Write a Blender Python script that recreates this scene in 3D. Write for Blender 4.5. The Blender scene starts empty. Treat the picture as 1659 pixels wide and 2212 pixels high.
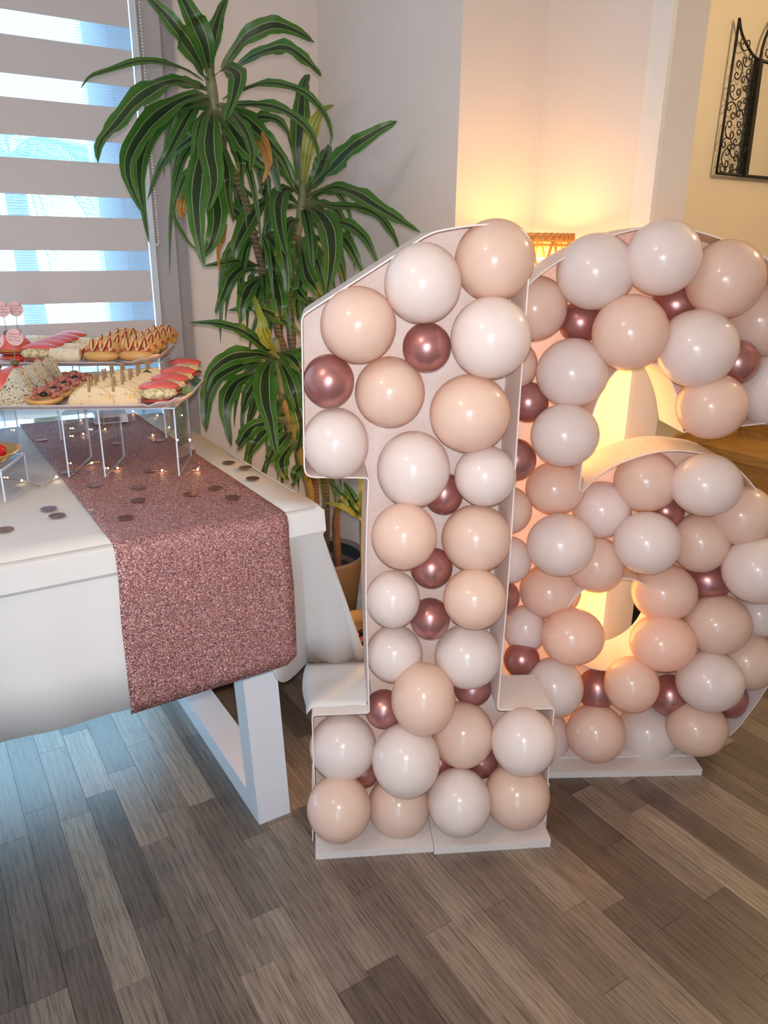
import bpy, math, random
import numpy as np
from mathutils import Vector, Matrix
from mathutils.geometry import tessellate_polygon
R_ = random.Random(7)
S = bpy.context.scene
COL = S.collection
# ------------------------------------------------------------------ camera
W, H, F = 1659, 2212, 1646.4
CX, CY, CAMZ = W / 2, H / 2, 1.2
_d = np.array([782.4 - CX, 5893 - CY, F]); _d /= np.linalg.norm(_d)
_up = -_d
_y = -(_d[0] * (-262.2 - CX) + _d[2] * F) / _d[1]
_e2 = np.array([-262.2 - CX, _y, F]); _e2 /= np.linalg.norm(_e2)
ROT = np.stack([np.cross(_e2, _up), _e2, _up])          # rows: room x, y, z in camera axes
cam = bpy.data.cameras.new('camera'); cam.sensor_fit = 'HORIZONTAL'; cam.sensor_width = 36; cam.lens = 36 * F / W
cam.clip_start = 0.02
camo = bpy.data.objects.new('camera', cam); COL.objects.link(camo)
m = Matrix.Identity(4)
for i in range(3):
    m[i][0], m[i][1], m[i][2] = ROT[i][0], -ROT[i][1], -ROT[i][2]
m[2][3] = CAMZ
camo.matrix_world = m
S.camera = camo
# ------------------------------------------------------------------ world, lights, exposure
wd = bpy.data.worlds.new('daylight'); S.world = wd; wd.use_nodes = True
bg = wd.node_tree.nodes['Background']; bg.inputs[0].default_value = (0.42, 0.75, 1.0, 1); bg.inputs[1].default_value = 7.0
S.view_settings.view_transform = 'Standard'; S.view_settings.look = 'None'; S.view_settings.gamma = 1
S.view_settings.exposure = 0.10; S.view_settings.use_curve_mapping = False
S.cycles.use_denoising = True; S.cycles.max_bounces = 10; S.cycles.transparent_max_bounces = 24
S.cycles.sample_clamp_indirect = 6; S.cycles.caustics_reflective = False; S.cycles.caustics_refractive = False
def light(name, kind, loc, power, color, size=0.1, rot=None, size_y=None, portal=False):
    l = bpy.data.lights.new(name, kind); l.energy = power; l.color = color
    if kind == 'AREA':
        l.size = size
        if size_y: l.shape = 'RECTANGLE'; l.size_y = size_y
        if portal: l.cycles.is_portal = True
    else: l.shadow_soft_size = size
    o = bpy.data.objects.new(name, l); COL.objects.link(o); o.location = loc
    if rot: o.rotation_euler = rot
    return o
PI = math.pi
light('window_portal', 'AREA', (-0.3, 2.38, 1.2), 1, (1, 1, 1), 2.0, (-PI / 2, 0, 0), 2.3, True)
light('side_window_portal', 'AREA', (-0.95, -1.09, 0.95), 1, (1, 1, 1), 0.9, (PI / 2, 0, 0), 1.5, True)
fo = light('flash', 'SPOT', (0.0, 0.0, 1.235), 53.0, (1.0, 0.91, 0.87), 0.012)
fo.rotation_euler = m.to_euler(); fo.data.spot_size = math.radians(98); fo.data.spot_blend = 1.0
light('ceiling_lamp_light', 'POINT', (-0.7, 0.5, 2.2), 18, (1.0, 0.86, 0.73), 0.12)
light('hall_lamp_light', 'POINT', (2.9, 0.75, 2.1), 36, (1.0, 0.74, 0.42), 0.03)
light('rattan_lamp_upper_bulb', 'POINT', (1.315, 1.45, 1.19), 0.9, (1.0, 0.54, 0.15), 0.03)

def ray(px, py): return ROT @ np.array([px - CX, py - CY, F])
CAM = np.array([0, 0, CAMZ])
def onz(px, py, z):
    r = ray(px, py); return CAM + r * ((z - CAMZ) / r[2])
def onp(px, py, P, n):
    r = ray(px, py); return CAM + r * (np.dot(np.array(P) - CAM, n) / np.dot(r, n))
def ony(px, py, y): return onp(px, py, (0, y, 0), np.array([0., 1, 0]))
def V(*a): return np.array(a, float)
# ------------------------------------------------------------------ materials
def L(r, g, b): # sRGB 0-255 -> linear
    return tuple(((c / 255) / 12.92 if c <= 10 else (((c / 255) + .055) / 1.055) ** 2.4) for c in (r, g, b)) + (1,)
class NT:
    def __init__(s, name):
        s.m = bpy.data.materials.new(name); s.m.use_nodes = True; s.t = s.m.node_tree; s.n = s.t.nodes
        s.b = s.n['Principled BSDF']; s.out = s.n['Material Output']
    def node(s, ty, **kw):
        n = s.n.new(ty)
        for k, v in kw.items():
            if k.startswith('i_'): n.inputs[k[2:].replace('_', ' ')].default_value = v
            else: setattr(n, k, v)
        return n
    def link(s, a, b): s.t.links.new(a, b)
    def set(s, **kw):
        for k, v in kw.items(): s.b.inputs[k.replace('_', ' ')].default_value = v
        return s
    def ramp(s, fac, stops, interp='LINEAR'):
        r = s.node('ShaderNodeValToRGB'); r.color_ramp.interpolation = interp
        e = r.color_ramp.elements
        while len(e) < len(stops): e.new(0.5)
        for el, (p, c) in zip(e, stops): el.position = p; el.color = c
        s.link(fac, r.inputs[0]); return r.outputs[0]
    def coord(s, which='Object', scale=(1, 1, 1)):
        t = s.node('ShaderNodeTexCoord'); mp = s.node('ShaderNodeMapping'); mp.inputs['Scale'].default_value = scale
        s.link(t.outputs[which], mp.inputs[0]); return mp.outputs[0]
    def noise(s, vec, scale, detail=3, rough=.5):
        n = s.node('ShaderNodeTexNoise'); n.inputs['Scale'].default_value = scale
        n.inputs['Detail'].default_value = detail; n.inputs['Roughness'].default_value = rough
        if vec: s.link(vec, n.inputs['Vector'])
        return n.outputs['Fac']
    def bump(s, h, strength=.2, dist=.002):
        b = s.node('ShaderNodeBump'); b.inputs['Strength'].default_value = strength; b.inputs['Distance'].default_value = dist
        s.link(h, b.inputs['Height']); s.link(b.outputs[0], s.b.inputs['Normal']); return s
    def col(s, out): s.link(out, s.b.inputs['Base Color']); return s
    def translucent(s, color, fac):
        t = s.node('ShaderNodeBsdfTranslucent'); t.inputs[0].default_value = color
        mx = s.node('ShaderNodeMixShader'); mx.inputs[0].default_value = fac
        s.link(s.b.outputs[0], mx.inputs[1]); s.link(t.outputs[0], mx.inputs[2]); s.link(mx.outputs[0], s.out.inputs[0]); return s
def plain(name, c, rough=.5, metal=0, var=.06, scale=30, bump=0, **kw):
    k = NT(name).set(Roughness=rough, Metallic=metal, **kw)
    n = k.noise(k.coord(), scale)
    lo = tuple(x * (1 - var) for x in c[:3]) + (1,); hi = tuple(min(1, x * (1 + var)) for x in c[:3]) + (1,)
    k.col(k.ramp(n, [(.3, lo), (.7, hi)]))
    if bump: k.bump(n, bump)
    return k
def specks(name, c, c2, scale, lo, hi, rough=.6, bump=.2, extra=None):
    k = NT(name).set(Roughness=rough); n = k.noise(k.coord(), scale, 2)
    k.col(k.ramp(n, [(lo, c), (hi, c2)]))
    k.bump(n, bump, .003); return k
M = {}
M['wall'] = plain('wall_paint', L(222, 212, 206), .75, var=.015, scale=6, bump=.03).m
M['wall_hall'] = plain('hall_paint', L(216, 204, 184), .75, var=.015, scale=6).m
M['ceil'] = plain('ceiling_paint', L(235, 232, 228), .8, var=.01).m
M['trim'] = plain('white_trim', L(228, 222, 216), .4, var=.01).m
M['greytrim'] = plain('grey_window_trim', L(172, 168, 172), .45, var=.015).m
M['darkjamb'] = plain('grey_window_jamb', L(150, 147, 151), .5, var=.015).m
M['pvc'] = plain('window_plastic', L(205, 212, 222), .35, var=.01).m
M['tablewhite'] = plain('white_table_lacquer', L(222, 222, 228), .35, var=.01).m
M['foam'] = None
def make_foam():
    k = NT('foam_board').set(Roughness=.55)
    vo = k.node('ShaderNodeTexVoronoi'); vo.inputs['Scale'].default_value = 240; k.link(k.coord(), vo.inputs['Vector'])
    k.col(k.ramp(vo.outputs['Distance'], [(.0, L(250, 245, 244)), (.8, L(240, 233, 232))])); k.bump(vo.outputs['Distance'], .18, .001)
    return k.translucent(L(255, 232, 214), .27).m
M['foam'] = make_foam()
def make_card():
    k = NT('ribbed_card').set(Roughness=.5)
    w = k.node('ShaderNodeTexWave'); w.bands_direction = 'Z'; w.inputs['Scale'].default_value = 70; k.link(k.coord(), w.inputs['Vector'])
    k.col(k.ramp(w.outputs['Fac'], [(0, L(244, 237, 236)), (1, L(249, 243, 242))])); k.bump(w.outputs['Fac'], .12, .0008)
    return k.translucent(L(255, 238, 225), .25).m
M['card'] = make_card()
def balloon_mat(name, c, t, fac, rough=.22):
    k = NT(name).set(Roughness=rough, **{'Specular IOR Level': .4, 'Coat Weight': .35, 'Coat Roughness': .07})
    lw = k.node('ShaderNodeLayerWeight'); lw.inputs[0].default_value = .35
    n = k.noise(k.coord(), 3, 1)
    k.col(k.ramp(n, [(.3, tuple(x * .96 for x in c[:3]) + (1,)), (.7, c)]))
    return k.translucent(t, fac).m
M['white'] = balloon_mat('pearl_white_latex', L(247, 239, 238), L(255, 228, 210), .33)
M['peach'] = balloon_mat('peach_latex', L(247, 226, 212), L(255, 206, 172), .36)
kk = NT('rose_gold_chrome_latex').set(Metallic=.7, Roughness=.30, **{'Base Color': L(184, 130, 128)}); M['rose'] = kk.m
def floor_mat():
    k = NT('oak_strip_laminate').set(Roughness=.30, **{'Specular IOR Level': .7})
    a = k.node('ShaderNodeAttribute', attribute_name='tone')
    g = k.node('ShaderNodeNewGeometry')
    sc = k.node('ShaderNodeVectorMath', operation='MULTIPLY'); sc.inputs[1].default_value = (26, 2.2, 1)
    of = k.node('ShaderNodeVectorMath', operation='SCALE'); of.inputs['Scale'].default_value = 37
    k.link(a.outputs['Vector'], of.inputs[0])
    ad = k.node('ShaderNodeVectorMath', operation='ADD'); k.link(g.outputs['Position'], sc.inputs[0])
    k.link(sc.outputs[0], ad.inputs[0]); k.link(of.outputs[0], ad.inputs[1])
    n1 = k.noise(ad.outputs[0], 1.3, 4, .6)
    wv = k.node('ShaderNodeTexWave'); wv.inputs['Scale'].default_value = .9; wv.inputs['Distortion'].default_value = 7; wv.inputs['Detail'].default_value = 2
    wv.inputs['Detail Scale'].default_value = .6; k.link(ad.outputs[0], wv.inputs['Vector'])
    sc2 = k.node('ShaderNodeVectorMath', operation='MULTIPLY'); sc2.inputs[1].default_value = (420, 16, 1); k.link(g.outputs['Position'], sc2.inputs[0])
    n2 = k.noise(sc2.outputs[0], 1.0, 2)
    base = k.ramp(a.outputs['Fac'], [(0, L(90, 78, 70)), (.35, L(118, 105, 96)), (.7, L(138, 124, 113)), (1, L(156, 142, 129))])
    gr = k.ramp(n1, [(.3, (.72, .70, .68, 1)), (.6, (1.06, 1.05, 1.04, 1))])
    w2 = k.ramp(wv.outputs['Fac'], [(0, (.80, .78, .76, 1)), (.45, (1.02, 1.02, 1.02, 1))])
    fi = k.ramp(n2, [(.34, (.50, .48, .46, 1)), (.50, (1.02, 1.02, 1.02, 1))])
    cur = base
    for x in (gr, w2, fi):
        mx = k.node('ShaderNodeMixRGB', blend_type='MULTIPLY'); mx.inputs[0].default_value = .9; k.link(cur, mx.inputs[1]); k.link(x, mx.inputs[2]); cur = mx.outputs[0]
    k.col(cur); k.bump(n2, .12, .0006); return k.m
M['floor'] = floor_mat()
M['joint'] = plain('floor_joint', L(84, 74, 66), .8).m
def oak():
    k = NT('honey_oak').set(Roughness=.35)
    n = k.noise(k.coord(scale=(1.2, 3, 26)), 4, 4, .6)
    k.col(k.ramp(n, [(.3, L(164, 122, 66)), (.65, L(194, 152, 92))])); return k.m
M['oak'] = oak()
def cloth():
    k = NT('white_tablecloth').set(Roughness=.7)
    n = k.noise(k.coord(scale=(160, 160, 160)), 3, 2); n2 = k.noise(k.coord(), 5, 2)
    k.col(k.ramp(n2, [(.3, L(226, 224, 224)), (.7, L(234, 231, 230))])); k.bump(n, .06, .0006)
    return k.translucent(L(250, 240, 235), .18).m
M['cloth'] = cloth()
def glitter():
    k = NT('rose_glitter_fabric')
    vo = k.node('ShaderNodeTexVoronoi'); vo.inputs['Scale'].default_value = 760; k.link(k.coord(), vo.inputs['Vector'])
    sep = k.node('ShaderNodeSeparateColor'); k.link(vo.outputs['Color'], sep.inputs[0])
    k.col(k.ramp(sep.outputs[0], [(0, L(70, 42, 46)), (.4, L(146, 94, 95)), (.8, L(190, 136, 132)), (1, L(255, 226, 220))]))  # sparkle painted into the base colour: near-white flakes among dark plum ones
    k.link(k.ramp(sep.outputs[1], [(.55, (0, 0, 0, 1)), (.95, (.85, .85, .85, 1))]), k.b.inputs['Metallic'])
    k.link(k.ramp(sep.outputs[2], [(0, (.35, .35, .35, 1)), (1, (.75, .75, .75, 1))]), k.b.inputs['Roughness'])
    sub = k.node('ShaderNodeVectorMath', operation='SUBTRACT'); sub.inputs[1].default_value = (.5, .5, .5); k.link(vo.outputs['Color'], sub.inputs[0])
    sc = k.node('ShaderNodeVectorMath', operation='SCALE'); sc.inputs['Scale'].default_value = .9; k.link(sub.outputs[0], sc.inputs[0])
    g = k.node('ShaderNodeNewGeometry'); ad = k.node('ShaderNodeVectorMath', operation='ADD'); k.link(g.outputs['Normal'], ad.inputs[0]); k.link(sc.outputs[0], ad.inputs[1])
    no = k.node('ShaderNodeVectorMath', operation='NORMALIZE'); k.link(ad.outputs[0], no.inputs[0]); k.link(no.outputs[0], k.b.inputs['Normal'])
    return k.m
M['glitter'] = glitter()
M['confetti'] = NT('rose_gold_foil').set(Metallic=.9, Roughness=.26, **{'Base Color': L(178, 122, 112)}).m
def acrylic():
    k = NT('clear_acrylic')
    tr = k.node('ShaderNodeBsdfTransparent'); tr.inputs[0].default_value = (.965, .97, .985, 1)
    gl = k.node('ShaderNodeBsdfGlossy'); gl.inputs['Roughness'].default_value = .03
    fr0 = k.node('ShaderNodeLayerWeight'); fr0.inputs[0].default_value = .5; fr = k.node('ShaderNodeMath', operation='POWER'); fr.inputs[1].default_value = 5.5; k.link(fr0.outputs['Facing'], fr.inputs[0])
    mx = k.node('ShaderNodeMixShader'); k.link(fr.outputs[0], mx.inputs[0]); k.link(tr.outputs[0], mx.inputs[1]); k.link(gl.outputs[0], mx.inputs[2])
    k.link(mx.outputs[0], k.out.inputs[0]); return k.m
M['acrylic'] = acrylic()
M['edge'] = plain('acrylic_edge', L(214, 222, 236), .15, var=.02).m
M['glass'] = M['acrylic']
def sheer():
    k = NT('sheer_mesh_band').set(Roughness=.7, **{'Base Color': L(214, 226, 238)})
    w = k.node('ShaderNodeTexWave'); w.bands_direction = 'Z'; w.inputs['Scale'].default_value = 2 * PI / 20 / .0066 ; k.link(k.coord(), w.inputs['Vector'])
    tl = k.node('ShaderNodeBsdfTranslucent'); tl.inputs[0].default_value = L(206, 224, 240)
    m1 = k.node('ShaderNodeMixShader'); m1.inputs[0].default_value = .6; k.link(k.b.outputs[0], m1.inputs[1]); k.link(tl.outputs[0], m1.inputs[2])
    tr = k.node('ShaderNodeBsdfTransparent'); m2 = k.node('ShaderNodeMixShader')
    k.link(k.ramp(w.outputs['Fac'], [(.10, (.85, .85, .85, 1)), (.26, (.22, .22, .22, 1))]), m2.inputs[0]); k.link(tr.outputs[0], m2.inputs[1]); k.link(m1.outputs[0], m2.inputs[2])
    k.link(m2.outputs[0], k.out.inputs[0]); return k.m
M['sheer'] = sheer()
M['opaque'] = plain('blind_fabric', L(205, 200, 202), .8, var=.02, scale=200).translucent(L(210, 214, 226), .05).m
def leafmat():
    k = NT('striped_leaf').set(Roughness=.38)
    t = k.node('ShaderNodeUVMap'); sp = k.node('ShaderNodeSeparateXYZ'); k.link(t.outputs[0], sp.inputs[0])
    c = k.ramp(sp.outputs[0], [(0, L(66, 110, 40)), (.30, L(50, 94, 32)), (.312, L(206, 200, 150)), (.335, L(34, 56, 32)), (.42, L(28, 44, 28)),
         (.665, L(34, 56, 32)), (.688, L(206, 200, 150)), (.70, L(50, 94, 32)), (1, L(66, 110, 40))])
    base = k.ramp(sp.outputs[1], [(0, (1, 1, 1, 1)), (.16, (0, 0, 0, 1))]); mxb = k.node('ShaderNodeMixRGB'); k.link(base, mxb.inputs[0]); k.link(c, mxb.inputs[1]); mxb.inputs[2].default_value = L(150, 146, 104)
    k.col(mxb.outputs[0]); n = k.noise(k.coord('UV', (60, 2, 1)), 1, 2); k.bump(n, .15, .001)
    return k.translucent(L(70, 120, 40), .15).m
M['leaf'] = leafmat()
def leafmat2(nm, a, b, cc):
    k = NT(nm).set(Roughness=.5)
    t = k.node('ShaderNodeUVMap'); sp = k.node('ShaderNodeSeparateXYZ'); k.link(t.outputs[0], sp.inputs[0])
    k.col(k.ramp(sp.outputs[0], [(0, a), (.3, b), (.34, cc), (.4, b), (.6, b), (.66, cc), (.7, b), (1, a)])); return k.translucent(b, .12).m
M['leafyellow'] = leafmat2('yellowing_leaf', L(150, 150, 50), L(120, 132, 44), L(200, 190, 110))
M['leafdry'] = leafmat2('withered_leaf', L(176, 130, 60), L(150, 104, 50), L(196, 160, 96))
def canemat():
    k = NT('ringed_cane').set(Roughness=.8); w = k.node('ShaderNodeTexWave'); w.bands_direction = 'Z'; w.inputs['Scale'].default_value = 28; w.inputs['Distortion'].default_value = 3
    k.link(k.coord(), w.inputs['Vector']); k.col(k.ramp(w.outputs['Fac'], [(.1, L(84, 68, 54)), (.6, L(116, 96, 74))])); k.bump(w.outputs['Fac'], .5, .004); return k.m
M['cane'] = canemat()
M['caneyellow'] = plain('yellow_cane', L(132, 112, 62), .7, var=.2, scale=60, bump=.4).m
M['canedry'] = plain('dry_cane', L(108, 74, 50), .8, var=.35, scale=40, bump=.6).m
M['pot'] = plain('taupe_pot', L(108, 94, 82), .5, var=.03).m
M['potdark'] = plain('pot_inside', L(28, 27, 28), .6, var=.1).m
M['pottan'] = plain('tan_pot', L(158, 124, 80), .5, var=.05).m
M['pebble'] = plain('clay_pebble', L(138, 84, 60), .8, var=.25, scale=40, bump=.3).m
M['pebblewhite'] = plain('white_stone', L(206, 194, 178), .7, var=.1).m
M['soil'] = plain('soil', L(34, 28, 24), .9, var=.4, scale=120, bump=.5).m
M['rattan'] = plain('rattan', L(206, 148, 84), .55, var=.15, scale=40).m
M['iron'] = plain('black_iron', L(13, 11, 11), .5, var=.1).m
M['mirror'] = NT('mirror_glass').set(Metallic=1, Roughness=.03, **{'Base Color': (.86, .86, .84, 1)}).m
M['black'] = plain('matt_black', L(14, 14, 15), .7, var=.1).m
M['slate'] = plain('dark_grey_plastic', L(70, 72, 84), .5, var=.05).m
M['tray'] = NT('silver_card').set(Metallic=.35, Roughness=.38, **{'Base Color': L(212, 198, 196)}).m
M['gold'] = NT('gold_card').set(Metallic=.8, Roughness=.3, **{'Base Color': L(214, 170, 104)}).m
M['pink'] = specks('pink_bread', L(214, 90, 82), L(226, 104, 94), 40, .35, .65, .42, .15).m
M['bun'] = specks('golden_bun', L(196, 138, 72), L(222, 172, 104), 14, .3, .7, .45, .1).m
M['whitebread'] = specks('white_bread', L(226, 206, 176), L(238, 224, 200), 60, .35, .65, .8, .3).m
M['herb'] = specks('herbed_bread', L(76, 66, 48), L(226, 210, 182), 330, .36, .43, .8, .3).m
M['tortilla'] = specks('tortilla', L(176, 130, 80), L(226, 198, 158), 70, .26, .40, .7, .15).m
M['filling'] = specks('egg_salad', L(146, 122, 76), L(232, 214, 170), 120, .3, .62, .6, .8).m
M['sausage'] = plain('sausage', L(176, 82, 60), .35, var=.08).m
M['mayo'] = plain('yellow_sauce', L(242, 206, 140), .3, var=.03).m
M['ketchup'] = plain('red_sauce', L(158, 40, 26), .25, var=.05).m
M['green'] = plain('salad_leaf', L(46, 66, 34), .4, var=.2, scale=80).m
M['green2'] = plain('fresh_leaf', L(110, 132, 70), .4, var=.15, scale=80).m
M['ham'] = specks('ham_topping', L(132, 58, 50), L(206, 132, 110), 110, .35, .65, .5, .9).m
M['olive'] = plain('green_olive', L(112, 98, 52), .3, var=.12, scale=60).m
M['olivedark'] = plain('black_olive', L(22, 18, 18), .3, var=.1).m
M['tomato'] = plain('tomato', L(190, 34, 36), .2, var=.06).m
M['cheese'] = plain('cheese', L(240, 190, 84), .4, var=.05).m
M['stick'] = plain('bamboo', L(158, 130, 88), .6, var=.1, scale=90).m
M['tag'] = specks('pink_marbled_card', L(176, 116, 116), L(230, 186, 186), 60, .32, .40, .5, 0).m
M['ink'] = plain('plum_ink', L(120, 62, 66), .6, var=.05).m
M['copper'] = NT('copper_wire').set(Metallic=1, Roughness=.3, **{'Base Color': L(206, 160, 124)}).m
M['battery'] = plain('frosted_plastic', L(226, 228, 240), .25, var=.05).m
def emit(name, c, st):
    k = NT(name); k.set(**{'Base Color': (0, 0, 0, 1)}); k.b.inputs['Emission Color'].default_value = c; k.b.inputs['Emission Strength'].default_value = st; return k.m
M['led'] = emit('fairy_led', (1, .72, .36, 1), 24)
M['shade'] = emit('lit_lamp_liner', (1, .53, .13, 1), 11.0)
M['palm'] = plain('palm_frond', L(120, 160, 130), .6).m
M['terrace'] = plain('terrace_stone', L(200, 205, 210), .8).m
# ------------------------------------------------------------------ mesh helpers
class MB:
    def __init__(s): s.v = []; s.f = []; s.mi = []; s.uv = []; s.has_uv = False
    def add(s, vs, fs, mi=0, uvs=None):
        o = len(s.v); s.v += [tuple(map(float, v)) for v in vs]
        for f in fs: s.f.append([i + o for i in f]); s.mi.append(mi)
        s.uv += list(uvs) if uvs is not None else [(0, 0)] * len(vs)
        if uvs is not None: s.has_uv = True
        return s
    def box(s, c, d, mi=0, rz=0, taper=0):
        x, y, z = d[0] / 2, d[1] / 2, d[2] / 2; vs = []
        cr, sr = math.cos(rz), math.sin(rz)
        for k in (-1, 1):
            for (i, j) in ((-1, -1), (1, -1), (1, 1), (-1, 1)):
                a, b = i * (x - (taper if k > 0 else 0)), j * (y - (taper if k > 0 else 0))
                vs.append((c[0] + a * cr - b * sr, c[1] + a * sr + b * cr, c[2] + k * z))
        return s.add(vs, [(3, 2, 1, 0), (4, 5, 6, 7), (0, 1, 5, 4), (1, 2, 6, 5), (2, 3, 7, 6), (3, 0, 4, 7)], mi)
    def hexa(s, p, mi=0):  # 8 corners: bottom 4, top 4
        return s.add(p, [(3, 2, 1, 0), (4, 5, 6, 7), (0, 1, 5, 4), (1, 2, 6, 5), (2, 3, 7, 6), (3, 0, 4, 7)], mi)
    def tube(s, pts, r, n=8, closed=False, mi=0, cap=True):
        P = [np.array(p, float) for p in pts]; N = len(P); rr = r if hasattr(r, '__len__') else [r] * N
        vs = []; prev = None
        for i in range(N):
            a = P[(i - 1) % N] if (closed or i > 0) else P[i]; b = P[(i + 1) % N] if (closed or i < N - 1) else P[i]
            t = b - a; t /= (np.linalg.norm(t) + 1e-12)
            if prev is None:
                h = V(0, 0, 1) if abs(t[2]) < .9 else V(1, 0, 0); nx = np.cross(t, h)
            else: nx = prev - t * np.dot(prev, t)
            nx /= (np.linalg.norm(nx) + 1e-12); prev = nx; ny = np.cross(t, nx)
            for k in range(n):
                q = 2 * PI * k / n; vs.append(P[i] + rr[i] * (math.cos(q) * nx + math.sin(q) * ny))
        fs = []
        for i in range(N if closed else N - 1):
            j = (i + 1) % N
            for k in range(n): fs.append((i * n + k, i * n + (k + 1) % n, j * n + (k + 1) % n, j * n + k))
        if not closed and cap: fs += [tuple(range(n))[::-1], tuple((N - 1) * n + k for k in range(n))]
        return s.add(vs, fs, mi)
    def lathe(s, prof, c=(0, 0, 0), n=32, mi=0):
        vs = [(c[0] + r * math.cos(2 * PI * k / n), c[1] + r * math.sin(2 * PI * k / n), c[2] + z) for r, z in prof for k in range(n)]
        fs = [(i * n + k, i * n + (k + 1) % n, (i + 1) * n + (k + 1) % n, (i + 1) * n + k) for i in range(len(prof) - 1) for k in range(n)]
        return s.add(vs, fs, mi)
    def ball(s, c, r, nu=16, nv=10, mi=0, ax=None, warp=None):
        r = (r, r, r) if not hasattr(r, '__len__') else r
        ax = ax or ((1, 0, 0), (0, 1, 0), (0, 0, 1)); A = [np.array(a, float) for a in ax]; c = np.array(c, float)
        vs = []
        for j in range(nv + 1):
            th = PI * j / nv
            for i in range(nu):
                ph = 2 * PI * i / nu; d = [math.sin(th) * math.cos(ph), math.sin(th) * math.sin(ph), math.cos(th)]
                if warp: d = warp(d)
                vs.append(c + A[0] * d[0] * r[0] + A[1] * d[1] * r[1] + A[2] * d[2] * r[2])
        fs = [(j * nu + i, (j + 1) * nu + i, (j + 1) * nu + (i + 1) % nu, j * nu + (i + 1) % nu) for j in range(nv) for i in range(nu)]
        return s.add(vs, fs, mi)
    def prism(s, loops, fn, d0, d1, mi=0):  # flat outline (with holes) extruded between d0 and d1; fn(a,b,d)->xyz
        pts = [p for lp in loops for p in lp]; n = len(pts)
        tri = tessellate_polygon([[Vector((p[0], p[1], 0)) for p in lp] for lp in loops])
        vs = [fn(p[0], p[1], d0) for p in pts] + [fn(p[0], p[1], d1) for p in pts]
        fs = [tuple(t) for t in tri] + [tuple(i + n for i in t[::-1]) for t in tri]
        o = 0
        for lp in loops:
            k = len(lp)
            for i in range(k): a, b = o + i, o + (i + 1) % k; fs.append((a, b, b + n, a + n))
            o += k
        return s.add(vs, fs, mi)
    def strip(s, pts, fn, d0, d1, th, closed=False, mi=0):  # a band standing on a polyline, with thickness
        P = [np.array(p, float) for p in pts]; N = len(P); inn = []
        for i in range(N):
            a = P[(i - 1) % N] if (closed or i > 0) else P[i]; b = P[(i + 1) % N] if (closed or i < N - 1) else P[i]
            t = b - a; t /= np.linalg.norm(t) + 1e-12; inn.append(P[i] + th * V(-t[1], t[0]))
        vs = []
        for i in range(N): vs += [fn(*P[i], d0), fn(*inn[i], d0), fn(*inn[i], d1), fn(*P[i], d1)]
        fs = []
        for i in range(N if closed else N - 1):
            j = (i + 1) % N
            for k in range(4): fs.append((i * 4 + k, i * 4 + (k + 1) % 4, j * 4 + (k + 1) % 4, j * 4 + k))
        if not closed: fs += [(0, 1, 2, 3), tuple((N - 1) * 4 + k for k in (3, 2, 1, 0))]
        return s.add(vs, fs, mi)
    def grid(s, rows, mi=0, uvs=None):
        n = len(rows[0]); vs = [p for r in rows for p in r]
        fs = [(i * n + k, i * n + k + 1, (i + 1) * n + k + 1, (i + 1) * n + k) for i in range(len(rows) - 1) for k in range(n - 1)]
        return s.add(vs, fs, mi, uvs)
    def build(s, name, mats, parent=None, smooth=False, off=None, tone=None):
        if not isinstance(mats, (list, tuple)): mats = [mats]
        o3 = np.array(off, float) if off is not None else None
        me = bpy.data.meshes.new(name)
        vs = s.v if o3 is None else [tuple(np.array(v) - o3) for v in s.v]
        me.from_pydata(vs, [], s.f); me.update()
        for mm in mats: me.materials.append(mm)
        if len(mats) > 1: me.polygons.foreach_set('material_index', s.mi)
        if smooth: me.polygons.foreach_set('use_smooth', [True] * len(s.f))
        if s.has_uv:
            ul = me.uv_layers.new(name='UVMap'); li = np.empty(len(me.loops), dtype=np.int32); me.loops.foreach_get('vertex_index', li)
            ul.data.foreach_set('uv', np.array(s.uv, dtype=np.float32)[li].ravel())
        if tone is not None:
            at = me.attributes.new('tone', 'FLOAT', 'FACE'); at.data.foreach_set('value', tone)
        o = bpy.data.objects.new(name, me); COL.objects.link(o)
        if parent: o.parent = parent
        return o
def smooth_by_angle(o, ang=40):
    me = o.data; me.polygons.foreach_set('use_smooth', [True] * len(me.polygons))
    import bmesh
    bm = bmesh.new(); bm.from_mesh(me)
    for e in bm.edges:
        e.smooth = not (len(e.link_faces) == 2 and e.calc_face_angle(0) > math.radians(ang))
    bm.to_mesh(me); bm.free(); return o
def tag(o, label=None, cat=None, group=None, kind=None):
    if label: o['label'] = label
    if cat: o['category'] = cat
    if group: o['group'] = group
    if kind: o['kind'] = kind
    return o
def thing(name, label, cat, loc=(0, 0, 0), rz=0, group=None):
    o = bpy.data.objects.new(name, None); COL.objects.link(o); o.location = loc; o.rotation_euler = (0, 0, rz); o.empty_display_size = .05
    return tag(o, label, cat, group)
def dup(root, loc, rz=None, label=None, rot=None):
    r = root.copy(); COL.objects.link(r); r.location = loc
    if rz is not None: r.rotation_euler = (0, 0, rz)
    if rot is not None: r.rotation_euler = rot
    if label: r['label'] = label
    for ch in root.children:
        c = ch.copy(); COL.objects.link(c); c.parent = r
        for g in ch.children:
            d = g.copy(); COL.objects.link(d); d.parent = c
    return r
def struct(name, mb, mat, parent=None, **kw):
    o = mb.build(name, mat, parent, **kw)
    if parent is None: o['kind'] = 'structure'
    return o
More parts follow.
